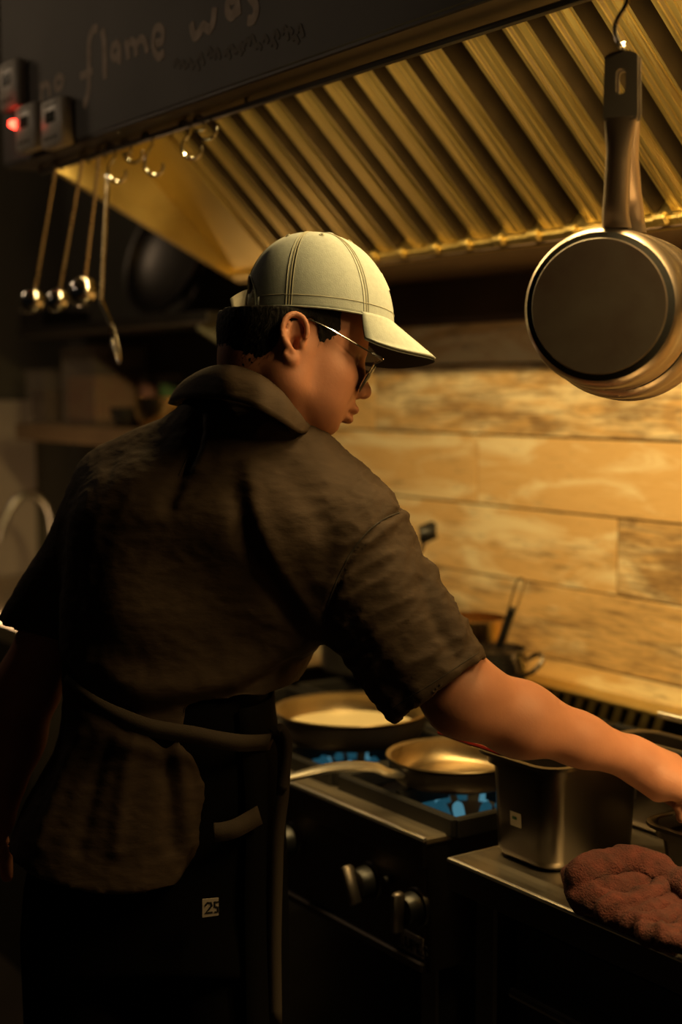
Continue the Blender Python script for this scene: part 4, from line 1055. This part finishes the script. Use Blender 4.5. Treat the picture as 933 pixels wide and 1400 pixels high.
# the cap's own mesh is its front panels; further panels, brim, strap are its pieces
capE = bpy.data.objects.new('cap', None); COL.objects.link(capE); capE.parent = cook; capE.location = Vector(toW(CO)[0])-cook.location; capE.empty_display_size = .03
for k in range(6):
    p0 = k*math.pi/3; V, F = panel(p0, p0+math.pi/3, tmin=gap, n=24, m=34)
    solid('crown_panel', V, F, 'cap_cloth', capE)
def onpanel(phi, t, off=.0006): x, y, z = crown(phi, t); s_ = 1+off/.08; return Cc(x*s_, y*s_, z+off*t)
for k in range(6):
    phi = k*math.pi/3; t0 = gap(phi)
    P = [onpanel(phi, t, .0002) for t in np.linspace(t0, .985, 26)]
    mb = MB(); mb.tube([toW(p)[0] for p in P], .0011, 6, flat=.5); mb.build('seam', 'cap_seam', capE)
    for dlt in (-.036, .036):
        P = [onpanel(phi+dlt*(1+t), t, .0006) for t in np.linspace(max(t0, gap(phi+dlt))+.01, .93, 26)]
        mb = MB(); mb.tube([toW(p)[0] for p in P], .00045, 4); mb.build('stitching', 'cap_seam', capE)
P = [onpanel(p, .085, .0006) for p in np.linspace(-2.55, 2.55, 90)]; mb = MB(); mb.tube([toW(p)[0] for p in P], .00045, 4); mb.build('stitching', 'cap_seam', capE)
P = [onpanel(p, .006, .0003) for p in np.linspace(-2.6, 2.6, 90)]; mb = MB(); mb.tube([toW(p)[0] for p in P], .0012, 6); mb.build('band_edge', 'cap_cloth', capE)
P = [onpanel(p, gap(p), .0003) for p in np.linspace(math.pi-.4999, math.pi+.4999, 50)]; mb = MB(); mb.tube([toW(p)[0] for p in P], .0016, 6); mb.build('opening_edge', 'cap_cloth', capE)
for k in range(6):
    phi = k*math.pi/3+math.pi/6; 
    if abs(phi-math.pi) < .4: continue
    c = onpanel(phi, .70, .0012); c1 = onpanel(phi, .70, .004); d = toW(c1)[0]-toW(c)[0]; d /= np.linalg.norm(d)
    MB().lathe([(.0016, -.001), (.0016, .0004), (.0028, .0008), (.0036, -.0002), (.0036, -.001)], toW(c)[0], d, 14, ).build('eyelet', 'cap_seam', capE)
MB().lathe([(0, .004), (.006, .003), (.008, 0), (.008, -.002)], toW(Cc(.004, 0, ch+.0005))[0], toW(CR[:, 2])[0], 20).build('button', 'cap_cloth', capE)
# brim
BP = math.radians(64)
def brim(s, t):
    phi = s*BP; bx, by = ax_*math.cos(phi), ay_*math.sin(phi)
    reach = .058*(max(0, math.cos(phi*90/64*.985)))**.55
    x = bx+reach*t; y = by*(1+.02*t); z = .004-.58*reach*t-.0+(-.9*reach*t*reach*t)
    z -= 5.0*y*y*(min(1, t*1.3)**.8)
    return Cc(x, y, z)
n, m = 40, 16; V = [brim(-1+2*j/n, i/m) for i in range(m+1) for j in range(n+1)]
F = [[i*(n+1)+j, (i+1)*(n+1)+j, (i+1)*(n+1)+j+1, i*(n+1)+j+1] for i in range(m) for j in range(n)]
bo = put('brim', np.array(V), F, 'cap_cloth', capE); md = bo.modifiers.new('thickness', 'SOLIDIFY'); md.thickness = .0028; md.offset = 0
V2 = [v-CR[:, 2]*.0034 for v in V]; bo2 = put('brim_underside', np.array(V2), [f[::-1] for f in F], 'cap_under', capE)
for tt in (.94, .82, .7, .58, .46, .34, .22):
    P = [brim(q, tt)+CR[:, 2]*.0016 for q in np.linspace(-.93, .93, 60)]; mb = MB(); mb.tube([toW(p)[0] for p in P], .00035, 4); mb.build('brim_stitching', 'cap_seam', capE)
# back strap with its metal slide, and the embroidered mark on the front
V = []; F = []
sp = np.linspace(math.pi-.56, math.pi+.56, 20)
for p in sp:
    x, y, z = crown(p, .0); V += [Cc(x*1.01, y*1.01, .001), Cc(x*1.005, y*1.005, .021)]
F = [[2*i, 2*i+2, 2*i+3, 2*i+1] for i in range(19)]; solid('strap', V, F, 'cap_cloth', capE, .002)
V = []; F = []
for i, q in enumerate(np.linspace(0, 1, 7)):
    p = math.pi+.30; x, y, z = crown(p, 0)
    V += [Cc(x*1.03-.022*q+.0, y*1.03-.004*q, .026-.012*q**1.5-.003*q), Cc(x*1.03-.016*q, y*1.03-.004*q, .004-.016*q**1.3)]
F = [[2*i, 2*i+2, 2*i+3, 2*i+1] for i in range(6)]; solid('strap_end', V, F, 'cap_white', capE, .0016)
lg = MB(); 
for (p0, t0, p1, t1) in ((-.10, .40, -.10, .27), (-.10, .40, .0, .28), (.0, .28, .10, .40), (.10, .40, .10, .27)):
    lg.tube([toW(onpanel(p0+(p1-p0)*q, t0+(t1-t0)*q, .0012))[0] for q in np.linspace(0, 1, 5)], .0019, 6, flat=.7)
lg.build('embroidered_mark', 'cap_white', capE)

# ---- sunglasses
glE = bpy.data.objects.new('sunglasses', None); COL.objects.link(glE); glE.parent = cook; glE.location = Vector(toW(H(.1, 0, 0))[0])-cook.location; glE.empty_display_size = .02
def LP(y, z): return H(.1175-.32*(.018-z)-.17*abs(y), y, z-.006)
for s_ in (-1, 1):
    out = []
    for q in np.linspace(0, 2*math.pi, 29)[:-1]:
        c_, n_ = math.cos(q), math.sin(q); yy_ = s_*(.036+.027*np.sign(c_)*abs(c_)**.85); z_ = -.004+.0215*np.sign(n_)*abs(n_)**.85; out.append(LP(yy_, z_))
    V = out+[LP(s_*.036, -.004)+HR[:, 0]*.002]; F = [[i, (i+1) % 28, 28] for i in range(28)]; solid('lens', V, F, 'lens', glE, .0016)
    MB().tube([toW(p)[0] for p in out+[out[0]]], .0011, 6, cap=False).build('rim', 'chrome', glE)
    hinge = H(.109, s_*.069, .0125)
    MB().tube([toW(p)[0] for p in smooth_path([LP(s_*.0625, .010), H(.1125, s_*.068, .0105), hinge, H(.07, s_*.075, .020), H(.03, s_*.0785, .0285), H(-.004, s_*.0795, .031), H(-.022, s_*.078, .018), H(-.03, s_*.076, .002)], 5)], .00125, 7).build('temple', 'chrome', glE)
    mb = MB(); mb.tube([toW(p)[0] for p in (H(.1125, s_*.0675, .0105), hinge, H(.096, s_*.071, .0150))], [.0022, .0024, .0016], 7); mb.build('hinge', 'chrome', glE)
MB().tube([toW(p)[0] for p in smooth_path([LP(-.0095, .004), H(.116, -.004, .004), H(.116, .004, .004), LP(.0095, .004)], 5)], .0011, 6).build('bridge', 'chrome', glE)

# ---- shirt (one cloth surface; yoke, trunk, two wide sleeves)
KX = [555, 575, 600, 640, 700, 760, 820, 865, 905, 945, 975, 1000, 1030, 1070, 1110, 1150, 1195]
KL = [262, 235, 205, 150, 108, 92, 84, 82, 84, 88, 88, 84, 72, 52, 30, 14, 8]
KR = [400, 420, 440, 470, 500, 474, 452, 440, 424, 400, 378, 368, 350, 335, 325, 318, 312]
kz = np.array([Q(0, y, 1.86)[2] for y in KX]); kc = np.array([(Q(a, y, 1.86)[0]+Q(b, y, 1.86)[0])/2 for a, b, y in zip(KL, KR, KX)])
kh = np.array([(Q(b, y, 1.86)[0]-Q(a, y, 1.86)[0])/2 for a, b, y in zip(KL, KR, KX)])
kb = np.interp(KX, [555, 600, 700, 820, 1000, 1195], [.055, .09, .125, .135, .125, .15]); kw = np.interp(KX, [555, 640, 760, 1000, 1195], [1.86, 1.875, 1.88, 1.865, 1.86])
def trunk(P, grow=0.):
    z = P[..., 2]; o = np.argsort(kz); I = lambda a: np.interp(z, kz[o], np.array(a)[o]).astype(np.float32)
    c, h_, b_, w_ = I(kc), I(kh)+grow, I(kb)+grow, I(kw)
    q = (np.abs((P[..., 0]-c)/h_)**2.3+np.abs((P[..., 1]-w_-.10*(P[..., 0]-c)*0)/b_)**2.3)**(1/2.3)
    return (q-1)*np.minimum(h_, b_)*.9
sh = Field((-.47, 1.64, .90), (.26, 2.14, 1.56), .0039)
_t = trunk(sh.P); _z = sh.P[..., 2]-(kz[2]+.0); _h = np.clip(.5+.5*(_z-_t)/.09, 0, 1); sh.D = (_t*(1-_h)+_z*_h+.09*_h*(1-_h)).astype(np.float32)
sh.cone(Q(370, 618, 1.83), Q(482, 728, 1.79), .064, .064, k=.05); sh.cone(Q(300, 606, 1.87), Q(172, 662, 1.92), .062, .06, k=.05)
sh.cone(Q(340, 600, 1.85), Q(330, 700, 1.84), .07, .1, k=.06)
sh.cone(Q(200, 720, 1.84), Q(215, 820, 1.83), .07, .07, k=.06); sh.cone(Q(400, 740, 1.79), Q(395, 800, 1.80), .07, .06, k=.06)   # shoulder blades
# lower edge: hem, with the right side open below the waist
hem = Q(0, 1195, 1.86)[2]; px_, pz_ = sh.P[..., 0], sh.P[..., 2]
hl = np.interp(px_, [Q(0, 1165, 1.8)[0], Q(150, 1195, 1.8)[0], Q(250, 1192, 1.8)[0], Q(290, 1150, 1.8)[0]], [Q(0, 1165, 1.8)[2], Q(0, 1193, 1.8)[2], Q(0, 1190, 1.8)[2], Q(0, 1130, 1.8)[2]]).astype(np.float32)
sh.D = np.maximum(sh.D, hl-pz_)
vz = [Q(0, y, 1.76)[2] for y in (1195, 1130, 1080, 1020, 1000, 965, 950)]; vx = [Q(x, 1100, 1.76)[0] for x in (270, 292, 284, 262, 250, 262, 420)]
xv = np.interp(pz_, vz, vx).astype(np.float32)
below = pz_ < Q(0, 948, 1.76)[2]
inner = trunk(sh.P, -.02)
sh.D = np.where(below, np.maximum(sh.D, px_-xv), sh.D)
sh.D = np.where(pz_ < Q(0, 1010, 1.8)[2], np.maximum(sh.D, -(inner+.004)), sh.D).astype(np.float32)
# right sleeve
c0 = Q(484, 780, 1.78); c1 = Q(601, 944, 1.735); cx = (c1-c0)/np.linalg.norm(c1-c0)
sh.cone(c0, c1+cx*.05, .080, .070, k=.03, sq=((.2, 1, 0), .86))
sh.cone(Q(490, 728, 1.78), Q(528, 800, 1.765), .052, .045, k=.03)
cutR = ((sh.P-c1)@cx.astype(np.float32))
inR = Field.__new__(Field); inR.lo = sh.lo; inR.h = sh.h; inR.P = sh.P; inR.D = np.full(sh.D.shape, 9., np.float32)
# left sleeve
d0 = Q(160, 690, 1.925); d1 = Q(54, 858, 1.94); dx_ = (d1-d0)/np.linalg.norm(d1-d0); dn_ = np.array([-.22, 0, -.975]); dn_ /= np.linalg.norm(dn_)
sh.cone(d0, d1+dx_*.05, .062, .052, k=.04)
cutL = ((sh.P-d1)@dn_.astype(np.float32)); 
xs_ = sh.P[..., 0]
sh.D = np.where(xs_ > .0, np.maximum(sh.D, np.where(sh.P[..., 2] < c1[2]+.12, cutR, -9)), sh.D)
sh.D = np.where((xs_ < Q(86, 860, 1.9)[0]) & (sh.P[..., 2] < d0[2]-.06) & (sh.P[..., 2] > Q(0, 935, 1.9)[2]), np.maximum(sh.D, cutL), sh.D)
# hollow cuffs
sh.cone(c1-cx*.035, c1+cx*.08, .060, .066, k=.004, op='s', sq=((.2, 1, 0), .84)); sh.cone(d1-dx_*.02, d1+dx_*.06, .047, .049, k=.004, op='s')
Vs, Fs = sh.mesh(); Vs = relax(Vs, Fs, 3, .5); Ns = normals(Vs, Fs)
def pix(*a): return [Q(x, y, 1.76)[[0, 2]] for x, y in a]
D_ = np.zeros(len(Vs))
# armhole seams, back pleat, yoke folds, drag lines
D_ += fold(Vs, pix((548, 698), (520, 712), (495, 733), (478, 757), (466, 782), (455, 810), (445, 840)), .0042, -.0038)
D_ += fold(Vs, pix((552, 706), (524, 720), (500, 740), (484, 762), (471, 790)), .006, .0022)
D_ += fold(Vs, pix((268, 562), (266, 590), (258, 620), (243, 652), (232, 690)), .010, -.007)+fold(Vs, pix((282, 565), (279, 600), (268, 640)), .010, .003)
D_ += fold(Vs, pix((343, 640), (346, 680), (357, 720), (380, 765), (405, 805), (430, 840)), .014, .007)+fold(Vs, pix((330, 680), (340, 725), (365, 780), (395, 830)), .016, -.008)
D_ += fold(Vs, pix((392, 640), (430, 690), (450, 730), (446, 770)), .016, -.004)+fold(Vs, pix((470, 830), (520, 900), (560, 960)), .013, -.003)
D_ += fold(Vs, pix((590, 780), (600, 820), (625, 860)), .009, .004)+fold(Vs, pix((575, 790), (590, 840), (618, 885)), .009, -.004)
D_ += fold(Vs, pix((140, 640), (110, 720), (100, 800), (108, 900)), .014, -.003)+fold(Vs, pix((165, 650), (140, 720), (128, 800), (130, 900)), .012, -.002)+fold(Vs, pix((125, 660), (88, 760), (70, 850)), .012, .002)
D_ += fold(Vs, pix((130, 925), (145, 960), (200, 972), (270, 960), (330, 950), (400, 912)), .012, -.008)+fold(Vs, pix((120, 905), (200, 940), (300, 930), (410, 880)), .02, .008)
D_ += fold(Vs, pix((80, 925), (120, 968), (180, 998), (230, 1010), (262, 1012)), .010, -.012)
for (x0, x1, dd) in ((110, 60, .005), (150, 115, -.004), (185, 165, .004), (225, 240, -.005), (245, 262, .004)): D_ += fold(Vs, pix((x0, 1005), ((x0+x1)/2, 1060), (x1, 1150)), .01, dd)
# crinkled, slightly stiff cloth
back = np.clip(.6-Ns[:, 1], 0, 1)
n1 = nz3(Vs, 14, 3., (1, 1, .8)); n2 = nz3(Vs, 38, 9., (.9, 1, 1.5)); n3 = nz3(Vs, 85, 5., (1, 1, 1.6))
D_ += n1*.0045+(1-np.abs(n2)*2.2)*.0008+n3*.0004
rotv = Vs@np.array([[.8, 0, .6], [0, 1, 0], [-.6, 0, .8]]).T
ar = np.clip((Vs[:, 0]+.06)/.08, 0, 1)
D_ += ar*((1-np.abs(nz3(rotv, 24, 21., (.4, 1, 1.9)))*2.4)*.003+np.clip(1-np.abs(nz3(rotv, 46, 33., (.5, 1, 1.7)))*3.2, 0, 1)**2*.0016)
Vs = Vs+Ns*(D_)[:, None]
shirt = put('shirt', Vs, Fs.tolist(), 'shirt')
from mathutils.bvhtree import BVHTree
_W = toW(Vs); _T = BVHTree.FromPolygons([Vector(v) for v in _W], Fs.tolist())
def on_shirt(pts, r, m, name, off=.0002, step=10):
    P2 = smooth_path([(x, y, 0) for x, y in pts], step); out = []
    for q in P2:
        d = ray(q[0], q[1]); hit, nrm, _, _ = _T.ray_cast(Vector(CAM), Vector(d).normalized())
        if hit is not None: out.append(np.array(hit)+np.array(nrm)*off)
    if len(out) > 3:
        mb = MB(); mb.tube(out, r, 6); return mb.build(name, m, shirt)
on_shirt([(546, 701), (530, 707), (508, 722), (488, 744), (472, 770), (460, 795), (450, 822), (443, 850)], .0011, 'shirt_thread', 'sleeve_seam')
on_shirt([(268, 566), (266, 590), (259, 618), (245, 650)], .0009, 'shirt_thread', 'pleat_edge')
on_shirt([(655, 892), (625, 912), (590, 935), (560, 953), (536, 968)], .0005, 'shirt_thread', 'hem_stitching')
# collar: stand-and-fall band round the neck
top = [(262, 523, 1.90), (278, 508, 1.845), (303, 501, 1.79), (335, 506, 1.762), (367, 522, 1.752), (392, 546, 1.758), (408, 570, 1.775), (416, 588, 1.80), (405, 592, 1.86), (370, 575, 1.93), (320, 550, 1.955), (280, 535, 1.94)]
bot = [(232, 553, 1.905), (250, 545, 1.83), (292, 545, 1.755), (335, 552, 1.725), (368, 568, 1.722), (393, 583, 1.735), (408, 592, 1.757), (418, 592, 1.79), (420, 604, 1.87), (380, 600, 1.95), (320, 575, 1.98), (262, 560, 1.96)]
A = smooth_path([Q(*p) for p in top+top[:1]], 8); B = smooth_path([Q(*p) for p in bot+bot[:1]], 8); V = []; n = len(A)-1; m = 9
for i in range(n):
    out = B[i]-A[i]; nn = np.array([A[i][0]-np.mean([q[0] for q in A]), A[i][1]-np.mean([q[1] for q in A]), 0]); nn /= np.linalg.norm(nn)
    inn = A[i]-nn*.006+np.array([0, 0, -.03])
    V.append(inn); V.append(A[i]-nn*.004+np.array([0, 0, -.004]))
    for j in range(m):
        f = j/(m-1); V.append(A[i]*(1-f)+B[i]*f+np.array([0, 0, 1])*.007*math.sin(math.pi*f)+nn*.004*math.sin(math.pi*f)+nn*.001*math.sin(i*.7))
R_ = m+2; F = [[i*R_+j, ((i+1) % n)*R_+j, ((i+1) % n)*R_+j+1, i*R_+j+1] for i in range(n) for j in range(R_-1)]
co = solid('collar', V, F, 'shirt', shirt, .0035); co.modifiers['thickness'].offset = -.6
st_ = MB(); st_.tube([toW(B[i]*.88+A[i]*.12+np.array([0, -.001, .0052]))[0] for i in range(n)], .0006, 4, cap=False); st_.build('collar_stitching', 'shirt_thread', shirt)
# cuff hems
def hemring(c, ax, ra, rb, sqd, name):
    ax = ax/np.linalg.norm(ax); a = np.cross(ax, [0, 1, 0]); a /= np.linalg.norm(a); b = np.cross(ax, a); return a, b

# ---- black under-layer, apron, trousers, ties
ap = Field((-.46, 1.68, .02), (.0, 2.16, 1.17), .007)
hipz = Q(0, 1150, 1.86)[2]
def Z(y): return Q(0, y, 1.86)[2]
xl = [(960, 105, 366), (1000, 100, 371), (1060, 88, 378), (1130, 70, 382), (1200, 44, 384), (1280, 40, 385), (1400, 48, 384), (1500, 56, 382)]
az = np.array([Z(y) for y, _, _ in xl]); ac = np.array([(Q(a, y, 1.86)[0]+Q(b, y, 1.86)[0])/2 for y, a, b in xl]); ah_ = np.array([(Q(b, y, 1.86)[0]-Q(a, y, 1.86)[0])/2 for y, a, b in xl])
z = ap.P[..., 2]; o = np.argsort(az); c = np.interp(z, az[o], ac[o]); h_ = np.interp(z, az[o], ah_[o])
q = (np.abs((ap.P[..., 0]-c)/h_)**2.4+np.abs((ap.P[..., 1]-1.865)/.115)**2.4)**(1/2.4); dd = (q-1)*.115*.9
ap.D = np.maximum(dd, np.maximum(z-(Z(930)), .80-z)).astype(np.float32)
cl = c.mean()
hipc = np.array([ac[5], 1.865, .82])
for sx in (-1, 1):
    ap.cone(hipc+np.array([.082*sx, 0, 0]), np.array([hipc[0]+.09*sx, 1.85, .46]), .088, .068, k=.03); ap.cone(np.array([hipc[0]+.09*sx, 1.85, .46]), np.array([hipc[0]+.1*sx, 1.87, .09]), .067, .056, k=.02)
Vp, Fp = ap.mesh(); Vp = relax(Vp, Fp, 2, .5); Np = normals(Vp, Fp); Vp = Vp+Np*(nz3(Vp, 11, 2., (1, 1, .5))*.006)[:, None]
tro = put('trousers', Vp, Fp.tolist(), 'black_cloth')
for sx in (-1, 1):
    sf = Field((hipc[0]+.1*sx-.07, 1.76, -.005), (hipc[0]+.1*sx+.07, 2.12, .14), .006)
    sf.cone((hipc[0]+.1*sx, 1.85, .05), (hipc[0]+.1*sx, 2.03, .04), .046, .042, k=.02); sf.D = np.maximum(sf.D, .002-sf.P[..., 2]); sf.cone((hipc[0]+.1*sx, 1.87, .09), (hipc[0]+.1*sx, 1.87, .12), .05, .05, k=.02)
    Vx, Fx = sf.mesh(); put('shoe', Vx, Fx.tolist(), 'black_cloth')
# apron wrapping the front and right side, longer than the shirt
V = []; F = []; ys = np.linspace(948, 1500, 26); n = 30
for y in ys:
    zz2 = Z(y); c_ = np.interp(zz2, az[o], ac[o]); hh = np.interp(zz2, az[o], ah_[o])+.006+.006*max(0, (y-1200)/300)
    for j in range(n+1):
        th = math.radians(-48+ 236*j/n); ct, s_t = math.cos(th), math.sin(th)
        V.append(np.array([c_+hh*np.sign(ct)*abs(ct)**.85, 1.865+.124*np.sign(s_t)*abs(s_t)**.85+.003*math.sin(j*1.3+y*.01), zz2]))
F = [[i*(n+1)+j, i*(n+1)+j+1, (i+1)*(n+1)+j+1, (i+1)*(n+1)+j] for i in range(len(ys)-1) for j in range(n)]
apr = solid('apron', V, F, 'black_cloth', None, .003)
def ribbon(name, pts, wid, m, parent, th=.0025):
    P = smooth_path([Q(*p) for p in pts], 6); V = []
    for i, p in enumerate(P):
        t = P[min(i+1, len(P)-1)]-P[max(i-1, 0)]; t /= np.linalg.norm(t); nn = np.array([0, -1., 0]); sdir = np.cross(t, nn); sdir /= np.linalg.norm(sdir)
        wd = wid*(min(1, .35+i/len(P)*2.2) if name == 'waist_tie' else 1); V += [p-sdir*wd/2, p+sdir*wd/2]
    F = [[2*i, 2*i+2, 2*i+3, 2*i+1] for i in range(len(P)-1)]
    o_ = solid(name, V, F, m, parent, th); o_.modifiers['thickness'].offset = 0; return o_
ribbon('waist_tie', [(90, 926, 1.80), (115, 950, 1.762), (150, 973, 1.733), (195, 992, 1.720), (232, 1000, 1.720), (265, 1005, 1.722), (300, 1012, 1.728), (335, 1016, 1.745), (372, 1014, 1.80)], .022, 'strap_cloth', apr)
ribbon('lower_tie', [(292, 1138, 1.724), (305, 1137, 1.727), (325, 1131, 1.737), (355, 1114, 1.765)], .024, 'strap_cloth', apr)
ribbon('hanging_tie', [(379, 1000, 1.80), (388, 1025, 1.79), (387, 1080, 1.79), (380, 1140, 1.79), (378, 1200, 1.79), (376, 1290, 1.79), (377, 1400, 1.79)], .017, 'strap_cloth', apr)
ribbon('tie_loop', [(372, 1002, 1.79), (384, 996, 1.785), (393, 1012, 1.785), (392, 1045, 1.785), (386, 1080, 1.785)], .012, 'strap_cloth', apr)
tg = Q(277, 1229, 1.724); tw = .021; th_ = .025
V = [Q(277, 1229, 1.7245), Q(299, 1227, 1.7245), Q(299, 1251, 1.7245), Q(277, 1254, 1.7245)]
tgo = solid('cloth_tag', V, [[0, 1, 2, 3]], 'tag_white', tro, .0014, smooth=False)
for ch, pts in (('2', [(281, 1238), (284, 1234), (289, 1234), (290, 1238), (286, 1243), (281, 1248), (291, 1247)]), ('5', [(299, 1233), (294, 1233), (294, 1239), (298, 1240), (299, 1246), (294, 1247)])):
    mb = MB(); mb.tube([toW(Q(x, y, 1.7232))[0] for x, y in pts], .0012, 6); mb.build('digit', 'ink', tgo)

# ---- folded towel on the counter's front edge
tf = Field((-.0, -.0, -.0), (.01, .01, .01), .01)
class WF(Field): pass
tw_ = Field((-1.42, 1.17, .90), (-.98, 1.42, 1.0), .003)
def tp_(px, py, z): return pZ(px, py, z)
runs = [((795, 1200), (850, 1185), (900, 1195), .024, .95), ((800, 1225), (850, 1222), (930, 1205), .021, .93), ((830, 1243), (880, 1232), (933, 1206), .015, .935), ((850, 1255), (890, 1250), (940, 1225), .013, .928), ((865, 1265), (900, 1264), (945, 1243), .012, .925), ((880, 1275), (915, 1278), (955, 1262), .012, .925), ((790, 1195), (800, 1222), (830, 1240), .018, .928), ((900, 1205), (940, 1215), (975, 1235), .02, .94), ((900, 1280), (940, 1290), (985, 1290), .012, .925)]
for a_, b_, c_, r_, z_ in runs:
    P = smooth_path([tp_(*a_, z_), tp_(*b_, z_+.006), tp_(*c_, z_)], 4)
    for p, q in zip(P, P[1:]): tw_.cone(p, q, r_*.9, r_*.9, k=.0022)
tw_.D = np.maximum(tw_.D, (TZ+.0012)-tw_.P[..., 2])
tw_.D = np.maximum(tw_.D, np.minimum(tw_.P[..., 1]-1.322, tw_.P[..., 0]+1.288))
Vw, Fw = tw_.mesh(); Vw = relax(Vw, Fw, 1, .5); Nw = normals(Vw, Fw)
Vw = Vw+Nw*((1-np.abs(nz3(Vw, 28, 4., (1, 1, 1)))*2)*.006+nz3(Vw, 160, 1.)*.0012)[:, None]; Vw[:, 2] = np.maximum(Vw[:, 2], TZ+.0008)
towel = tagit(mk('towel', Vw, Fw.tolist(), 'towel', None, True, tuple(tp_(860, 1240, TZ))), 'crumpled reddish brown cloth towel on the front edge of the counter', 'towel')
